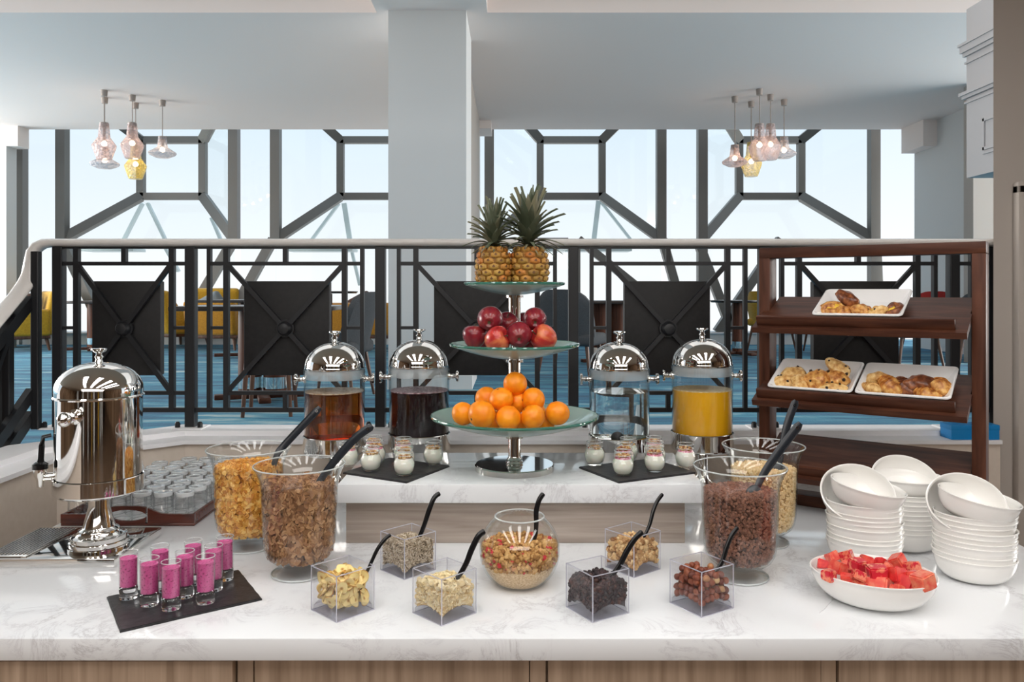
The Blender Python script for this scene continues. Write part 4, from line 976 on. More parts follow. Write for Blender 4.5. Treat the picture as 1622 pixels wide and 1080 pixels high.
def potfill(name, pr, top, heap, tv, tf, n, size, mats, lab, cat, jit=.003):
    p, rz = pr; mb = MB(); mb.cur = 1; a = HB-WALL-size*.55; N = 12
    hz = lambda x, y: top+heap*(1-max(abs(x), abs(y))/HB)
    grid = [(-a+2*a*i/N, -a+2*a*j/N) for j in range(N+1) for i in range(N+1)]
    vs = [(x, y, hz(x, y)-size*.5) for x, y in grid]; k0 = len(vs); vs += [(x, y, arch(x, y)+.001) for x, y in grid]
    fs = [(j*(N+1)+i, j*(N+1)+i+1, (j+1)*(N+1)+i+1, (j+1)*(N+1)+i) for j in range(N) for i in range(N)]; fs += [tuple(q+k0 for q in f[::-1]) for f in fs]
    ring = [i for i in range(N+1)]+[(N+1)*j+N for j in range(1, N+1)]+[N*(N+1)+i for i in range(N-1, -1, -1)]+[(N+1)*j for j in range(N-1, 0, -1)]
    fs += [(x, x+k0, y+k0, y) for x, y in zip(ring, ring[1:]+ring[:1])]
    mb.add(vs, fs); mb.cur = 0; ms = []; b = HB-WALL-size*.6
    for i in range(n):
        m = rotm(size*R.uniform(.7, 1.25))
        if R.random() < .62:
            u = R.uniform(-b, b); s = R.choice([-1, 1]); x, y = (u, s*b) if R.random() < .5 else (s*b, u)
            z = R.uniform(arch(x, y)+size*.6, top)
        else: x, y = R.uniform(-b, b), R.uniform(-b, b); z = hz(x, y)+R.uniform(-jit, jit)
        m[:3, 3] = (x, y, z); ms.append(m)
    mb.scatter(tv, tf, ms); o = mb.build(name, mats, ang=50, loc=(p.x, p.y, WT)); o.rotation_euler = (0, 0, rz)
    return tag(o, lab, cat, None, 'stuff')
D = math.radians
pb = pot(543, 966, D(46), 'square clear glass pot of banana chips, front left')
ps = pot(646.5, 903, D(45), 'square clear glass pot of sunflower seeds against the riser')
pa = pot(704, 971, D(45), 'square clear glass pot of flaked almonds, left of the muesli bowl')
pr_ = pot(946, 966.5, D(31), 'square clear glass pot of raisins, right of the muesli bowl')
pw = pot(1002, 900, D(39), 'square clear glass pot of chopped walnuts against the riser')
ph = pot(1111, 959, D(32), 'square clear glass pot of hazelnuts in front of the cocoa cereal')
seedV, seedF = tmpl(MB().ico(1, 1, None, lambda p: Vector((p.x*1.5, p.y*.62, p.z*.4))))
M['seed'] = ISL('sunflower_seed', [(0, S(150, 132, 108)), (.5, S(186, 170, 146)), (1, S(214, 202, 182))], .6)
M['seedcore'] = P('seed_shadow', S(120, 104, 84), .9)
potfill('sunflower_seeds', ps, .072, .02, seedV, seedF, 2600, .0036, [M['seed'], M['seedcore']], 'grey-beige sunflower seeds filling the rear left pot', 'seeds')
M['almond'] = ISL('flaked_almond', [(0, S(228, 204, 150)), (.6, S(243, 228, 186)), (1, S(250, 240, 210))], .5)
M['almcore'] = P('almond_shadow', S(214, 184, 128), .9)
av, af = flake(8, .12)
potfill('flaked_almonds', pa, .066, .018, av*np.array([1, 1, .8]), af, 1300, .0065, [M['almond'], M['almcore']], 'pale flaked almonds filling the pot beside the muesli bowl', 'nuts', .005)
M['raisin'] = ISL('raisin', [(0, S(30, 20, 26)), (.6, S(54, 36, 40)), (1, S(84, 54, 46))], .38, .5, 500)
rv, rf = tmpl(MB().ico(1, 2, None, lambda p: Vector((p.x*1.2, p.y*.85, p.z*.8))*(1+.28*noise.noise(p*3.1))))
potfill('raisins', pr_, .066, .012, rv, rf, 620, .0052, [M['raisin'], M['raisin']], 'dark raisins filling the pot right of the muesli bowl', 'dried fruit', .005)
M['walnut'] = ISL('walnut_piece', [(0, S(150, 100, 56)), (.5, S(204, 164, 110)), (1, S(232, 202, 152))], .6, .5, 400)
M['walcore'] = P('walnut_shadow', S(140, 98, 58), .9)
wv, wf = tmpl(MB().ico(1, 2, None, lambda p: p*(1+.55*noise.noise(p*2.2))))
potfill('chopped_walnuts', pw, .066, .014, wv, wf, 560, .0058, [M['walnut'], M['walcore']], 'chopped walnuts filling the rear right pot', 'nuts', .006)
# hazelnuts, one by one
M['hazel'] = OBR('hazelnut_skin', [(0, S(104, 50, 34)), (.5, S(136, 70, 46)), (.85, S(156, 88, 58)), (1, S(214, 178, 120))], .4, .35, 220)
hz = MB().ico(.0082, 2, None, lambda p: Vector((p.x*.95, p.y*.95, p.z*1.08))*(1+.03*noise.noise(p*300))+Vector((0, 0, .0022*max(0, p.z/.0082)**6))).build('hazelnut', M['hazel'])
cnt = 0; p0, rz0 = ph; Mh = Matrix.Translation((p0.x, p0.y, WT)) @ Matrix.Rotation(rz0, 4, 'Z'); b = HB-WALL-.0088; st = 2*b/5
for lay in range(4):
    for i in range(6):
        for j in range(6):
            if lay < 3 and 0 < i < 5 and 0 < j < 5 and lay != 2: continue
            if lay == 3 and (R.random() < .45 or i in (0, 5) and j in (0, 5)): continue
            x, y = -b+st*i+R.uniform(-.001, .001), -b+st*j+R.uniform(-.001, .001)
            z = arch(x, y)+.0088+lay*.0148+R.uniform(-.001, .001)+(.004 if lay == 2 and (i+j) % 2 else 0)+(0.006*(1-max(abs(x), abs(y))/HB) if lay > 1 else 0)
            o = hz if cnt == 0 else hz.copy()
            if cnt: COL.objects.link(o)
            o.location = Mh @ Vector((max(-b, min(b, x)), max(-b, min(b, y)), z)); o.rotation_euler = (R.uniform(0, 6), R.uniform(0, 6), R.uniform(0, 6)); cnt += 1
            tag(o, 'roasted brown hazelnut in the square glass pot before the cocoa cereal', 'nut', 'hazelnuts in the glass pot')
# banana chips, one by one
mt = P('banana_chip', S(236, 208, 130), .5); nn_, ll = mt.node_tree.nodes, mt.node_tree.links
tc = nn_.new('ShaderNodeTexCoord'); vl = nn_.new('ShaderNodeVectorMath'); vl.operation = 'LENGTH'; ll.new(tc.outputs['Object'], vl.inputs[0])
mu = nn_.new('ShaderNodeMath'); mu.operation = 'MULTIPLY'; mu.inputs[1].default_value = 60; ll.new(vl.outputs['Value'], mu.inputs[0])
setc(mt, ramp(mt, mu.outputs[0], [(0, S(150, 100, 44)), (.16, S(206, 160, 84)), (.3, S(240, 218, 150)), (.8, S(244, 222, 152)), (.95, S(196, 140, 62))])); M['chip'] = mt
def chipmesh(sd):
    rr = random.Random(sd); mb = MB(); n = 18; rows = [0, .4, .8, 1]; vs = [(0, 0, 0)]
    ph1, am = rr.uniform(0, 6), rr.uniform(.002, .004); ell = rr.uniform(.8, 1)
    hgt = lambda a, q: am*q*q*math.sin(2*a+ph1)
    for q in rows[1:]:
        for i in range(n):
            a = 2*PI*i/n; r_ = .0155*q*(1+.05*math.sin(3*a+sd)); vs.append((r_*math.cos(a), r_*ell*math.sin(a), hgt(a, q)))
    fs = [(0, 1+i, 1+(i+1) % n) for i in range(n)]
    for k in range(2): fs += [(1+k*n+i, 1+(k+1)*n+i, 1+(k+1)*n+(i+1) % n, 1+k*n+(i+1) % n) for i in range(n)]
    k0 = len(vs); vs += [(x, y, z-.0022) for x, y, z in vs]; fs += [tuple(i+k0 for i in f[::-1]) for f in fs]
    o = 1+2*n; fs += [(o+i, k0+o+i, k0+o+(i+1) % n, o+(i+1) % n) for i in range(n)]
    return mb.add(vs, fs)
chips = [chipmesh(i).build('banana_chip', M['chip']) for i in range(4)]; first = [True]*4
p0, rz0 = pb; Mh = Matrix.Translation((p0.x, p0.y, WT)) @ Matrix.Rotation(rz0, 4, 'Z'); b = HB-WALL-.0035
def putchip(x, y, z, rot):
    k = R.randrange(4); o = chips[k] if first[k] else chips[k].copy()
    if not first[k]: COL.objects.link(o)
    first[k] = False; o.location = Mh @ Vector((x, y, z)); o.rotation_euler = (Mh.to_3x3() @ rot).to_euler()
    tag(o, 'dried yellow banana chip in the front left square glass pot', 'dried fruit', 'banana chips in the glass pot')
for s_i in range(4):          # chips leaning on the glass, all round
    Ms = Matrix.Rotation(s_i*PI/2, 3, 'Z')
    for lay in range(3):
        for i in range(4 if lay < 2 else 3):
            u = (-.030+.020*i+(.006 if lay % 2 else 0))*.95+R.uniform(-.003, .003); dpt = R.uniform(0, .011); z = .033+.0185*lay+R.uniform(-.004, .004)
            q = Ms @ Vector((u, -b+dpt+.002, z)); q.x = max(-b+.008, min(b-.008, q.x)) if abs(q.y) > b-.016 else q.x
            putchip(q.x, q.y, q.z, Ms @ Matrix.Rotation(PI/2+R.uniform(-.75, .55), 3, 'X') @ Matrix.Rotation(R.uniform(-.5, .5), 3, 'Y') @ Matrix.Rotation(R.uniform(0, 6), 3, 'Z'))
for i in range(34):
    q = .034*math.sqrt(R.random()); a = R.uniform(0, 6.28); x, y = q*math.cos(a), q*math.sin(a)
    putchip(x, y, .060+.036*(1-q/.04)*R.uniform(.55, 1), Matrix.Rotation(R.uniform(-.7, .7), 3, 'X') @ Matrix.Rotation(R.uniform(-.7, .7), 3, 'Y') @ Matrix.Rotation(R.uniform(0, 6), 3, 'Z'))
# small curved spoons
spoon(pth([(573, 922), (576.7, 915), (585.6, 896), (598, 869.7), (610.6, 853), (619, 847)], pb[0].y, pb[0].y+.03), .0042, 'thin black curved spoon in the banana chips')
spoon(pth([(650, 860), (662, 854), (671.7, 832), (680, 807), (688, 788), (697, 781)], ps[0].y-.01, ps[0].y+.02), .0062, 'black curved spoon in the sunflower seeds')
spoon(pth([(709, 923), (724, 915.5), (738, 893), (746.7, 871), (757.8, 849), (768, 841)], pa[0].y-.01, pa[0].y+.01), .0066, 'black curved spoon in the flaked almonds')
spoon(pth([(961, 920), (967.8, 913), (981.7, 895), (992.8, 873), (1006.7, 852), (1018, 842)], pr_[0].y, pr_[0].y+.02), .0066, 'black curved spoon in the raisins')
spoon(pth([(1016, 855), (1020.5, 849), (1029, 831), (1034.4, 810), (1041, 794), (1050, 782)], pw[0].y-.01, pw[0].y+.03), .0052, 'thin black curved spoon in the chopped walnuts')
spoon(pth([(1130, 911), (1133, 906), (1144, 889), (1151, 866.7), (1159.4, 847), (1169, 835)], ph[0].y, ph[0].y+.03), .0055, 'black curved spoon in the hazelnuts')

# ---- round muesli bowl
p = G(823, 924, WT); t = thing('fish_bowl', 'round clear glass bowl of layered muesli in the front middle', 'glass bowl', (p.x, p.y, WT)); rb = .0975
zc = .082; pr = [(0, 0), (.045, 0)]
a0 = math.asin((zc-.002)/rb*.0+(-.84)); 
outp = [(rb*math.cos(a), zc+rb*math.sin(a)) for a in [(-1.0+1.92*i/24) for i in range(25)]]
inp = [((rb-.003)*math.cos(a), zc+(rb-.003)*math.sin(a)) for a in [(.92-1.92*i/24) for i in range(25)]]
MB().lathe([(0, 0), (.044, 0)]+outp+[(outp[-1][0]+.002, outp[-1][1]+.004), (outp[-1][0], outp[-1][1]+.006), (outp[-1][0]-.003, outp[-1][1]+.004)]+inp+[(0, .003)], 64).build('glass_body', M['glass'], t)
ringp(t, outp[-1][0], outp[-1][1]+.004, .0022, name='rim_glint')
sr = lambda z: math.sqrt(max(0, (rb-.0045)**2-(z-zc)**2))
M['oats'] = NM('fine_oats', [(.35, S(196, 160, 118)), (.55, S(222, 192, 150)), (.7, S(236, 212, 176))], 230, rough=.8, bmp=.5, bd=.002)
zz = [.006+.006*i for i in range(9)]
o = MB().lathe([(0, zz[0])]+[(sr(z)-.0005, z) for z in zz]+[(0, zz[-1])], 56).build('fine_oats', M['oats'], loc=(p.x, p.y, WT)); tag(o, 'pale fine oats at the bottom of the round glass bowl', 'cereal', None, 'stuff')
M['granola'] = ISL('granola_cluster', [(0, S(150, 100, 50)), (.45, S(196, 148, 86)), (.93, S(222, 180, 120)), (.95, S(196, 40, 54)), (1, S(214, 64, 70))], .65, .4, 500)
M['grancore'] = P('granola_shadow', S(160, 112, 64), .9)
gv, gf = tmpl(MB().ico(1, 2, None, lambda p: p*(1+.5*noise.noise(p*2.6+Vector((3, 1, 0))))))
mb = MB(); mb.cur = 1; mb.lathe([(0, .0555)]+[(sr(z)-.005, z) for z in (.056, .066, .078, .09)]+[(.06, .094), (0, .098)], 48); mb.cur = 0; ms = []
for i in range(1500):
    m = rotm(R.choice([.0026, .0032, .0044, .006])*R.uniform(.8, 1.2)); a = R.uniform(0, 6.283)
    if R.random() < .6: z = .054+.042*R.random(); q = sr(z)-.0045
    else: q = .085*math.sqrt(R.random()); z = .094+.008*(1-q/.085)+R.uniform(-.003, .005); q = min(q, sr(z)-.006)
    m[:3, 3] = (q*math.cos(a), q*math.sin(a), z); ms.append(m)
mb.scatter(gv, gf, ms); o = mb.build('granola', [M['granola'], M['grancore']], ang=60, loc=(p.x, p.y, WT)); tag(o, 'crunchy granola with red fruit pieces on top of the oats', 'cereal', None, 'stuff')
spoon(pth([(834, 866), (846.7, 852), (849.4, 829.4), (849.4, 810), (853.6, 793), (861, 781)], p.y-.005, p.y+.01), .0062, 'black curved spoon in the round muesli bowl')
# ================================================================ WHITE BOWLS, WATERMELON
def bowl_prof(a, h, foot):
    o = [(0, 0), (foot*.82, 0), (foot, .002)]
    for i in range(1, 13):
        u = i/12; o.append((foot+(a-foot)*math.sin(PI/2*u*.92)/math.sin(PI/2*.92), .002+(h-.002)*(1-math.cos(PI/2*u*.92))/(1-math.cos(PI/2*.92))))
    i_ = [(a+.0016, h+.001), (a+.0014, h+.0028), (a-.001, h+.0034), (a-.004, h+.0012)]
    for i in range(11, 0, -1):
        u = i/12; i_.append((foot+(a-foot)*math.sin(PI/2*u*.92)/math.sin(PI/2*.92)-.0042, .0055+(h-.0055)*(1-math.cos(PI/2*u*.92))/(1-math.cos(PI/2*.92))))
    return o+i_+[(foot*.7, .0052), (0, .005)]
bw = MB().lathe(bowl_prof(.0915, .056, .050), 56, None, .88).build('serving_bowl', M['ceramic'], ang=50)
firstb = True
def bowl(p, rot, lab, grp):
    global firstb
    o = bw if firstb else bw.copy()
    if not firstb: COL.objects.link(o)
    firstb = False; o.location = p; o.rotation_euler = rot; return tag(o, lab, 'bowl', grp)
def stack(px, Y, n, rz, nm, sp, tilts):
    x = X(px, Y)
    for i in range(n):
        lab = 'white oval bowl, %s from the bottom of the %s stack' % (ORD[i], nm) if i else 'white oval bowl at the very bottom of the %s stack' % nm
        bowl((x+R.uniform(-.002, .002), Y+R.uniform(-.002, .002), WT+.0003+sp*i), (R.uniform(-.01, .01), R.uniform(-.01, .01), rz+R.uniform(-.05, .05)), lab, 'bowls in the %s stack' % nm)
    zt = WT+sp*(n-1)
    for k, (dx, dy, dz, rx, ry, lb) in enumerate(tilts): bowl((x+dx, Y+dy, zt+dz), (rx, ry, rz*.6), lb % nm, 'bowls on top of the %s stack' % nm)
stack(1369, 2.07, 10, -.35, 'front left', .0118, [(-.012, .040, .044, D(52), D(4), 'white bowl leaning upright at the back on top of the %s stack'), (-.006, -.012, .046, D(4), D(10), 'white bowl tilted to the right in front on top of the %s stack')])
stack(1436, 2.20, 9, 0, 'rear', .0125, [(.0, .045, .045, D(46), D(0), 'white bowl leaning upright on top of the %s stack'), (.004, 0, .040, D(2), 0, 'white bowl set level on top of the %s stack')])
stack(1543, 1.965, 10, -.40, 'front right', .0118, [(-.012, .040, .044, D(52), D(4), 'white bowl leaning upright at the back on top of the %s stack'), (-.006, -.012, .046, D(4), D(10), 'white bowl tilted to the right in front on top of the %s stack')])
pwm = G(1382, 952, WT); rzw = -.42
tag(MB().lathe(bowl_prof(.134, .068, .064), 72, None, .84).build('fruit_bowl', M['ceramic'], loc=pwm, ang=50), 'wide white oval bowl of watermelon cubes at the front right', 'bowl'); bpy.data.objects['fruit_bowl'].rotation_euler = (0, 0, rzw)
M['melon'] = OBR('watermelon', [(0, S(196, 26, 40)), (.35, S(224, 60, 60)), (.6, S(234, 98, 82)), (.88, S(242, 150, 118)), (1, S(214, 40, 60))], .22, .25, 140, coat=.3, sss=.15)
M['mseed'] = P('pale_melon_seed', S(240, 226, 190), .4)
_n, _l = M['melon'].node_tree.nodes, M['melon'].node_tree.links
_r = [q for q in _n if q.type == 'VALTORGB'][0]; _oi = [q for q in _n if q.type == 'OBJECT_INFO'][0]
_f = texn(M['melon'], nscale=2.2, detail=5); _a = _n.new('ShaderNodeMath'); _a.operation = 'MULTIPLY_ADD'; _a.inputs[1].default_value = 1.1; _l.new(_f, _a.inputs[0])
_b = _n.new('ShaderNodeMath'); _b.operation = 'SUBTRACT'; _b.inputs[1].default_value = .5; _l.new(_oi.outputs['Random'], _b.inputs[0]); _l.new(_b.outputs[0], _a.inputs[2]); _l.new(_a.outputs[0], _r.inputs[0])
def melon(sd):
    rr = random.Random(sd); bm = bmesh.new(); bmesh.ops.create_cube(bm, size=1)
    for v in bm.verts: v.co = Vector((v.co.x*(1+rr.uniform(-.22, .2)), v.co.y*(1+rr.uniform(-.2, .2)), v.co.z*(.85+rr.uniform(-.22, .2))))
    bmesh.ops.bevel(bm, geom=bm.edges[:], offset=.09, segments=2, affect='EDGES'); bmesh.ops.subdivide_edges(bm, edges=bm.edges[:], cuts=1, use_grid_fill=True)
    for v in bm.verts: v.co *= 1+.05*noise.noise(v.co*3+Vector((sd, 0, 0)))
    return MB().addbm(bm)
mm = [melon(i) for i in range(4)]; mo = [None]*4
ml = [(340, 225, 120, 'deep red watermelon cube at the top left of the bowl'), (235, 310, 125, 'red watermelon piece at the far left of the bowl'), (415, 345, 160, 'large orange-pink watermelon cube, left of centre'), (300, 430, 140, 'orange watermelon wedge at the lower left rim'), (500, 215, 130, 'watermelon cube at the back, left of centre'), (615, 315, 165, 'orange watermelon cube with pale seeds, upper left centre'), (520, 478, 145, 'bright red watermelon cube at the front left'), (645, 545, 125, 'small pale pink watermelon cube at the front rim, left of centre'), (630, 440, 130, 'flat orange watermelon piece between front cubes'), (830, 405, 205, 'large red watermelon cube on top in the very middle'), (855, 550, 230, 'biggest watermelon cube at the front centre of the bowl'), (720, 262, 125, 'pink watermelon cube at the back centre'), (880, 290, 110, 'small watermelon cube at the back right of centre'), (1060, 285, 170, 'red watermelon cube at the top right'), (960, 330, 100, 'small red watermelon cube right of the middle one'), (1055, 425, 185, 'orange-red watermelon cube, right of centre'), (1185, 530, 200, 'pink watermelon cube at the front right rim'), (1065, 592, 125, 'slim pale watermelon wedge at the front rim, right of centre'), (1235, 335, 140, 'pale orange watermelon cube at the back right'), (1230, 430, 115, 'watermelon piece with pale seeds at the right'), (1360, 495, 200, 'deep red watermelon wedge hanging over the right rim')]
for i, (zx, zy, sz, lb) in enumerate(ml+[(400, 330, 150, None), (700, 380, 150, None), (950, 420, 170, None), (1120, 430, 150, None), (560, 300, 150, None), (800, 330, 150, None)]):
    px, py = 1270+zx/7.052, 850+zy/7.052
    zz = (.972 if zy < 460 else .958 if zy < 540 else .950)+R.uniform(-.003, .003) if lb else .952
    if lb and zx == 1360: zz = .978
    p = G(px, py, zz); size = sz/7.052*p.y/F*.96
    if not lb:
        d = (p-pwm); p = pwm+Vector((d.x*.7, d.y*.7, 0)); p.z = .955
    k = i % 4
    o = mm[k].build('watermelon_cube', M['melon']) if mo[k] is None else mo[k].copy()
    if mo[k] is None: mo[k] = o
    else: COL.objects.link(o)
    o.location = p; o.scale = (size,)*3; o.rotation_euler = (R.uniform(-.5, .5), R.uniform(-.5, .5), R.uniform(0, 6))
    tag(o, lb or 'watermelon cube buried in the middle of the bowl', 'fruit', 'watermelon cubes in the bowl')
    if zx in (615, 830, 1230, 340):
        for q in range(3):
            c = MB().ico(.07, 2, Matrix.Translation((R.uniform(-.2, .2), -.44, R.uniform(-.2, .2))) @ Matrix.Diagonal((.7, .4, 1.2, 1))).build('seed', M['mseed'], o)
            c.parent = o

# ================================================================ WOODEN RACK WITH PASTRIES
TH = D(-36); RKL = Vector((.855, 2.70, WT)); RS = 1.03
rk = thing('display_rack', 'dark walnut display rack with three sloping shelves at the right of the counter', 'rack', RKL, TH)
rk.scale = (RS, RS, RS); RM = Matrix.Translation(RKL) @ Matrix.Rotation(TH, 4, 'Z') @ Matrix.Scale(RS, 4)
L = .612
for s in (0, L): MB().bbox(s-.018, s+.018, 0, .07, .03 if 0 else 0, .829-.034, .002).build('upright', M['dwoodv'], rk)
MB().bbox(-.018, L+.018, 0, .07, .829-.034, .829, .002).build('top_rail', M['dwood'], rk)
MB().bbox(.018, L-.018, -.002, .07, 0.001, .036, .002).build('bottom_rail', M['dwood'], rk)
for s in (0, L): MB().bbox(s-.018, s+.018, -.14, -.0005, 0.0005, .03, .002).build('foot', M['dwood'], rk); MB().bbox(s-.018, s+.018, .0705, .15, 0.0005, .03, .002).build('foot', M['dwood'], rk)
tn_ = .43; TA = math.atan(tn_)
SH = [(1.490-WT)/RS, (1.2536-WT)/RS, (1.019-WT)/RS]
for h0 in SH:
    Mx = Matrix.Translation((0, -.122, h0)) @ Matrix.Rotation(TA, 4, 'X'); cz = 1/math.cos(TA)
    MB().prism([(0, 0), (.596, 0), (.596, .117*cz), (.592, .117*cz), (.592, .222*cz), (.0195, .222*cz), (.0195, .117*cz), (0, .117*cz)], -.019, 0, Mx).build('shelf', M['dwood'], rk, smooth=False)
    MB().bbox(.012, .566, .016, .030, .0002, .030, .0015, Mx).build('shelf_lip', M['dwood'], rk)
def rrect(hx, hy, z, r=.014, n=5):
    pts = []
    for cx_, cy_, a0 in [(hx-r, hy-r, 0), (-hx+r, hy-r, PI/2), (-hx+r, -hy+r, PI), (hx-r, -hy+r, 3*PI/2)]:
        for i in range(n+1): a = a0+PI/2*i/n; pts.append((cx_+r*math.cos(a), cy_+r*math.sin(a), z))
    return pts
def traymesh():
    rings = [rrect(.098, .068, 0), rrect(.100, .070, .0005), rrect(.121, .090, .027), rrect(.124, .093, .0275), rrect(.127, .096, .031), rrect(.126, .095, .0345), rrect(.1225, .0915, .036), rrect(.119, .088, .034), rrect(.0975, .0675, .006), rrect(.094, .064, .0045)]
    mb = MB(); vs = sum(rings, []); k = len(rings[0]); fs = [tuple(range(k))[::-1], tuple(range((len(rings)-1)*k, len(rings)*k))]
    for j in range(len(rings)-1): fs += [(j*k+i, j*k+(i+1) % k, (j+1)*k+(i+1) % k, (j+1)*k+i) for i in range(k)]
    return mb.add(vs, fs)
TR = []
to = traymesh().build('pastry_tray', M['melamine'], ang=30)
for i, (s, sh, lb) in enumerate([(.305, 0, 'white rectangular tray of custard pastries on the top shelf of the rack'), (.168, 1, 'white rectangular tray of chocolate chip buns, left on the middle shelf'), (.428, 1, 'white rectangular tray of croissants, right on the middle shelf')]):
    o = to if i == 0 else to.copy()
    if i: COL.objects.link(o)
    mx = RM @ Matrix.Translation((s, -.122, SH[sh])) @ Matrix.Rotation(TA, 4, 'X') @ Matrix.Translation((0, .0315+.098, .0006))
    o.matrix_world = mx; TR.append(mx); tag(o, lb, 'tray', 'white pastry trays on the rack')
M['past'] = NM('golden_pastry', [(.28, S(112, 58, 24)), (.42, S(176, 108, 46)), (.55, S(214, 156, 82)), (.72, S(236, 196, 120))], 75, rough=.42, bmp=.5, bd=.004, detail=6, coat=.2)
M['pastdark'] = NM('dark_glazed_pastry', [(.3, S(66, 32, 20)), (.5, S(116, 62, 34)), (.7, S(168, 104, 60))], 70, rough=.35, bmp=.5, bd=.004, detail=6, coat=.25)
M['pastlight'] = NM('pale_pastry', [(.3, S(176, 116, 54)), (.5, S(220, 176, 108)), (.7, S(242, 214, 156))], 80, rough=.5, bmp=.4, bd=.004, detail=6)
M['custard'] = NM('custard', [(.3, S(222, 170, 40)), (.6, S(242, 208, 84))], 60, rough=.3, coat=.2)
M['choc'] = P('dark_chocolate', S(44, 26, 20), .35)
def inT(tr, x, y, z, rot, o, sc=1.14):
    o.matrix_world = TR[tr] @ Matrix.Translation((x, y, z)) @ rot.to_matrix().to_4x4() @ Matrix.Scale(sc, 4)
def croissant(lab, mt, cat='croissant', name='croissant', L_=.092, rm=.021, bend=.9, turns=9, grp=None):
    t = thing(name, lab, 'pastry', group=grp); n = 72; pts, ws = [], []
    for i in range(n+1):
        u = i/n*2-1; a = u*bend; rr_ = L_/(2*bend); pts.append((rr_*math.sin(a), rr_*(1-math.cos(a)), 0))
        seg_ = (abs(u)*turns*.5) % 1; base = rm*(1-abs(u)**2.2)**.62 if abs(u) < 1 else .001
        ws.append(max(.0012, base*(.78+.28*(1-seg_))))
    MB().sweep(pts, ws, [w_*.8 for w_ in ws], seg=20).build('crust', M[mt], t, ang=70); return t
def swirl(lab, mt, r=.032, custard=True, choc=0, grp=None, name='danish_pastry'):
    t = thing(name, lab, 'pastry', group=grp); n = 96; pts, ws = [], []
    for i in range(n+1):
        u = i/n; a = u*2*PI*2.4; q = r*(.14+.72*u); pts.append((q*math.cos(a), q*math.sin(a)*.92, .004*math.sin(a*1.7)+.006*(1-u))); ws.append(r*.27*(1-.25*(u > .96)))
    MB().sweep(pts, ws, [w_*1.1 for w_ in ws], seg=14).build('dough_coil', M[mt], t, ang=70)
    MB().ico(1, 3, Matrix.Translation((0, 0, -.003)) @ Matrix.Diagonal((r*.98, r*.92, r*.34, 1)), lambda p: p*(1+.10*noise.noise(p*2.2))).build('dough_base', M[mt], t)
    if custard: MB().ico(1, 3, Matrix.Translation((.2*r, -.05*r, r*.30)) @ Matrix.Diagonal((r*.5, r*.42, r*.16, 1)), lambda p: p*(1+.25*noise.noise(p*2.5))).build('custard_filling', M['custard'], t)
    for k in range(choc):
        a, q = R.uniform(0, 6.28), r*R.uniform(.15, .8)
        MB().ico(r*R.uniform(.09, .16), 1, Matrix.Translation((q*math.cos(a), q*math.sin(a), r*.27+R.uniform(0, .002))), lambda p: p*(1+.3*noise.noise(p*200))).build('chocolate_chip', M['choc'], t)
    return t
def bun(lab, mt, sx=.036, sy=.022, sz=.018, choc=0, grp=None, name='chocolate_chip_bun'):
    t = thing(name, lab, 'pastry', group=grp); sd = R.uniform(0, 50)
    MB().ico(1, 4, Matrix.Diagonal((sx, sy, sz, 1)), lambda p: p*(1+.22*noise.noise(p*1.6+Vector((sd, 0, 0)))+.06*abs(math.sin(p.x*5+p.y*2)))).build('crust', M[mt], t, ang=70)
    for k in range(choc):
        a, c = R.uniform(0, 6.28), R.uniform(.3, 1); q = math.sqrt(1-c*c)
        MB().ico(.0042*R.uniform(.7, 1.4), 1, Matrix.Translation((sx*q*math.cos(a)*1.02, sy*q*math.sin(a)*1.02, sz*c*1.04)), lambda p: p*(1+.3*noise.noise(p*200))).build('chocolate_chip', M['choc'], t)
    return t
E = lambda x, y, z: Euler((x, y, z))
gA = 'pastries in the top tray'; gB = 'buns in the middle left tray'; gC = 'pastries in the middle right tray'
inT(0, -.082, -.036, .019, E(.45, -.1, .3), swirl('custard danish at the left end of the top tray', 'past', .033, True, 2, gA))
inT(0, -.038, -.048, .018, E(.5, .1, 1.3), swirl('small custard danish second from the left in the top tray', 'past', .027, True, 0, gA))
inT(0, .010, -.040, .020, E(.5, 0, 2.3), swirl('custard danish in the middle of the top tray', 'past', .032, True, 3, gA))
inT(0, .052, -.044, .019, E(.5, .05, 3.7), swirl('custard danish second from the right in the top tray', 'pastlight', .029, True, 3, gA))
inT(0, .090, -.036, .021, E(.5, -.1, 5.2), swirl('browned custard danish at the right end of the top tray', 'pastdark', .030, True, 1, gA))
inT(0, -.042, .006, .040, E(.2, .35, -.5), bun('dark brown sausage-shaped pastry lying on the danishes in the top tray', 'pastdark', .036, .018, .017, 0, gA, 'pastry_roll'))
inT(1, -.085, -.036, .017, E(.3, 0, .4), bun('flat pale chocolate chip bun at the left end of the left tray', 'pastlight', .036, .024, .017, 4, gB))
inT(1, -.072, .002, .022, E(.5, 0, .8), bun('chocolate chip bun behind the leftmost one in the left tray', 'pastlight', .036, .026, .020, 3, gB))
inT(1, -.034, -.036, .022, E(.55, 0, 1.4), swirl('swirled chocolate chip bun, left of centre in the left tray', 'pastlight', .030, False, 5, gB, 'chocolate_chip_bun'))
inT(1, .012, -.022, .024, E(.4, 0, .2), bun('browned round bun in the middle of the left tray', 'past', .034, .03, .026, 4, gB))
inT(1, .060, -.012, .028, E(.4, 0, -.3), bun('golden bun at the right of the left tray, under another', 'past', .036, .026, .022, 3, gB))
inT(1, .064, -.052, .016, E(.3, 0, .1), bun('small chocolate chip bun at the front right of the left tray', 'pastlight', .034, .016, .015, 6, gB))
inT(1, .066, .018, .052, E(.3, .35, -.45), bun('chocolate chip bun lying on top at the right of the left tray', 'pastlight', .036, .020, .016, 5, gB))
inT(2, -.090, -.042, .021, E(.3, 0, 2.7), croissant('small pale croissant at the left end of the right tray', 'pastlight', L_=.062, rm=.019, bend=.8, grp=gC))
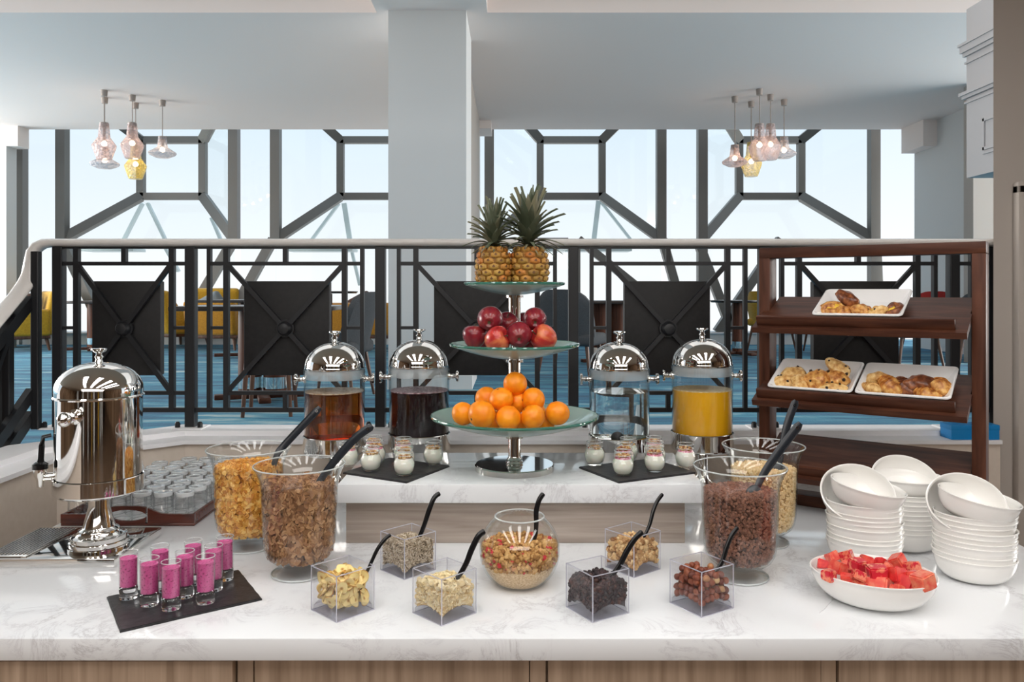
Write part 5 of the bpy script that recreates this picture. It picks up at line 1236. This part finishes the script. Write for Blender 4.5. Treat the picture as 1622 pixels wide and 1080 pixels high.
inT(2, -.082, .012, .022, E(.5, 0, .2), bun('pale scalloped bun at the back left of the right tray', 'pastlight', .030, .018, .02, 0, gC, 'pastry_roll'))
inT(2, -.042, -.028, .025, E(.35, .25, -.75), croissant('large golden croissant, left of centre in the right tray', 'past', L_=.080, rm=.025, bend=.45, grp=gC))
inT(2, -.002, -.022, .023, E(.3, .2, -.85), croissant('dark chocolate croissant in the middle of the right tray', 'pastdark', L_=.076, rm=.020, bend=.3, grp=gC))
inT(2, .038, -.018, .029, E(.3, .1, .15), bun('large browned twist, right of centre in the right tray', 'pastdark', .036, .026, .024, 0, gC, 'pastry_roll'))
inT(2, .056, -.050, .020, E(.3, .1, -.35), croissant('golden croissant at the front right of the right tray', 'past', L_=.080, rm=.018, bend=.5, grp=gC))
inT(2, .092, -.018, .028, E(.25, 0, 1.9), croissant('thick brown roll at the right end of the right tray', 'past', L_=.072, rm=.025, bend=.25, turns=5, name='pastry_roll', grp=gC))

# ================================================================ TRAY OF TUMBLERS
tx0, tx1, ty0, ty1 = -1.360, -.957, 2.40, 2.965; tcx, tcy = (tx0+tx1)/2, (ty0+ty1)/2; hx, hy = (tx1-tx0)/2, (ty1-ty0)/2
t = thing('serving_tray', 'mahogany serving tray of upturned tumblers with a curved cut-out handle', 'tray', (tcx, tcy, WT))
MB().bbox(-hx, hx, -hy, hy, .0005, .008, .002).build('tray_base', M['traywood'], t)
M['liner'] = NM('white_patterned_liner', [(.0, S(206, 208, 210)), (.08, S(236, 238, 240)), (1, S(242, 244, 245))], 30, rough=.4)
f = texn(M['liner'], kind='Voronoi', nscale=32)
setc(M['liner'], ramp(M['liner'], f, [(0, S(242, 244, 246)), (.8, S(238, 240, 242)), (1, S(200, 204, 208))]))
MB().box(-hx+.012, hx-.012, -hy+.012, hy-.012, .008, .0092).build('tray_liner', M['liner'], t, smooth=False)
for s in (-1, 1):
    MB().bbox(s*(hx-.005)-.005, s*(hx-.005)+.005, -hy+.011, hy-.011, .0082, .036, .002).build('tray_side', M['traywood'], t)
    mb = MB(); N = 60; y0, y1 = (s*(hy-.005)-.005, s*(hy-.005)+.005)
    top = lambda x: .036+.024*math.exp(-(x/.082)**4)
    hole = lambda x: math.sqrt(max(0, 1-(x/.056)**2))
    xs = [-hx+2*hx*i/N for i in range(N+1)]
    def strip(za, zb_, a, b):
        idx = [x for x in xs if a <= x <= b]
        vs = []
        for x in idx: vs += [(x, y0, za(x)), (x, y1, za(x)), (x, y1, zb_(x)), (x, y0, zb_(x))]
        fs = [(0, 1, 2, 3), tuple(len(vs)-4+q for q in (3, 2, 1, 0))]
        for i in range(len(idx)-1):
            for q in range(4): fs.append((4*i+q, 4*i+(q+1) % 4, 4*i+4+(q+1) % 4, 4*i+4+q))
        mb.add(vs, fs)
    z0 = lambda x: .0082
    mid = lambda x: .032
    strip(z0, top, -hx, -.054); strip(z0, top, .054, hx)
    strip(z0, lambda x: .032-.017*hole(x), -.06, .06); strip(lambda x: .032+.017*hole(x), top, -.06, .06)
    mb.build('tray_end', M['traywood'], t, ang=30)
M['tumbase'] = EDGE('tumbler_base_glare', S(244, 248, 250), .68)  # whitened so the window reflection on the bases is in the colour
M['tumbler'] = THIN('tumbler_glass', (1, 1, 1, 1), (.92, .95, .96, 1), .02, 1.7)
fac = lambda a, r, z: 1-.035*abs(math.sin(5*a)) if .006 < z < .062 else 1
tb = MB().lathe([(.0285, .0), (.030, .0), (.0305, .004), (.0295, .03), (.0285, .064), (.0282, .078), (.027, .085), (.0245, .0872), (.018, .0865), (.0165, .0835), (0, .083), (0, .070), (.022, .070), (.0262, .066), (.0275, .03), (.0285, .0)], 40, None, 1, fac).build('tumbler', M['tumbler'], ang=30)
MB().lathe([(.0175, .0838), (.0242, .0858), (.0268, .0848), (.0274, .080), (.0262, .074), (.018, .0745), (.0175, .0838)], 32).build('thick_base', M['tumbase'], tb)
ringp(tb, .0293, .0012, .0011)
xs_ = [-1.322, -1.258, -1.192, -1.127, -1.061, -.996]; firstt = True
rows_n = 8
colw = ['leftmost', 'second from the left', 'third from the left', 'third from the right', 'second from the right', 'rightmost']
for j in range(rows_n):
    for i in range(6):
        if j == 7 and i < 2 or j == 6 and i < 1: continue
        o = tb if firstt else dup(tb)
        firstt = False
        o.location = (xs_[i]+.006*(1 if j % 2 else -1)*(i > 0 or 1)+R.uniform(-.0015, .0015), 2.440+.0695*j, WT+.0094); o.rotation_euler = (0, 0, R.uniform(0, 6))
        tag(o, 'upturned tumbler on the mahogany tray, %s in the %s row from front' % (colw[i], ORD[j]), 'glass', 'upturned tumblers on the tray')

# ================================================================ ODDS AND ENDS
t = thing('blue_box', 'bright blue flat carton on the white sill behind the rack', 'box', (1.7775, 3.098, 1.0375))
MB().bbox(-.0925, .0925, -.043, .038, 0, .052, .002).build('carton', M['blue'], t)
MB().bbox(-.0935, .0935, -.044, .039, .036, .056, .002).build('lid', M['blue'], t)
pts = [G(1323, 946, WT), G(1314, 955, WT), G(1306, 965, WT), G(1298, 971, WT)]
tag(MB().sweep([q+Vector((0, 0, .0012)) for q in pts], [.0004, .0009, .0009, .0005], seg=6).build('loose_thread', M['white']), 'short white thread lying on the marble beside the watermelon bowl', 'thread')
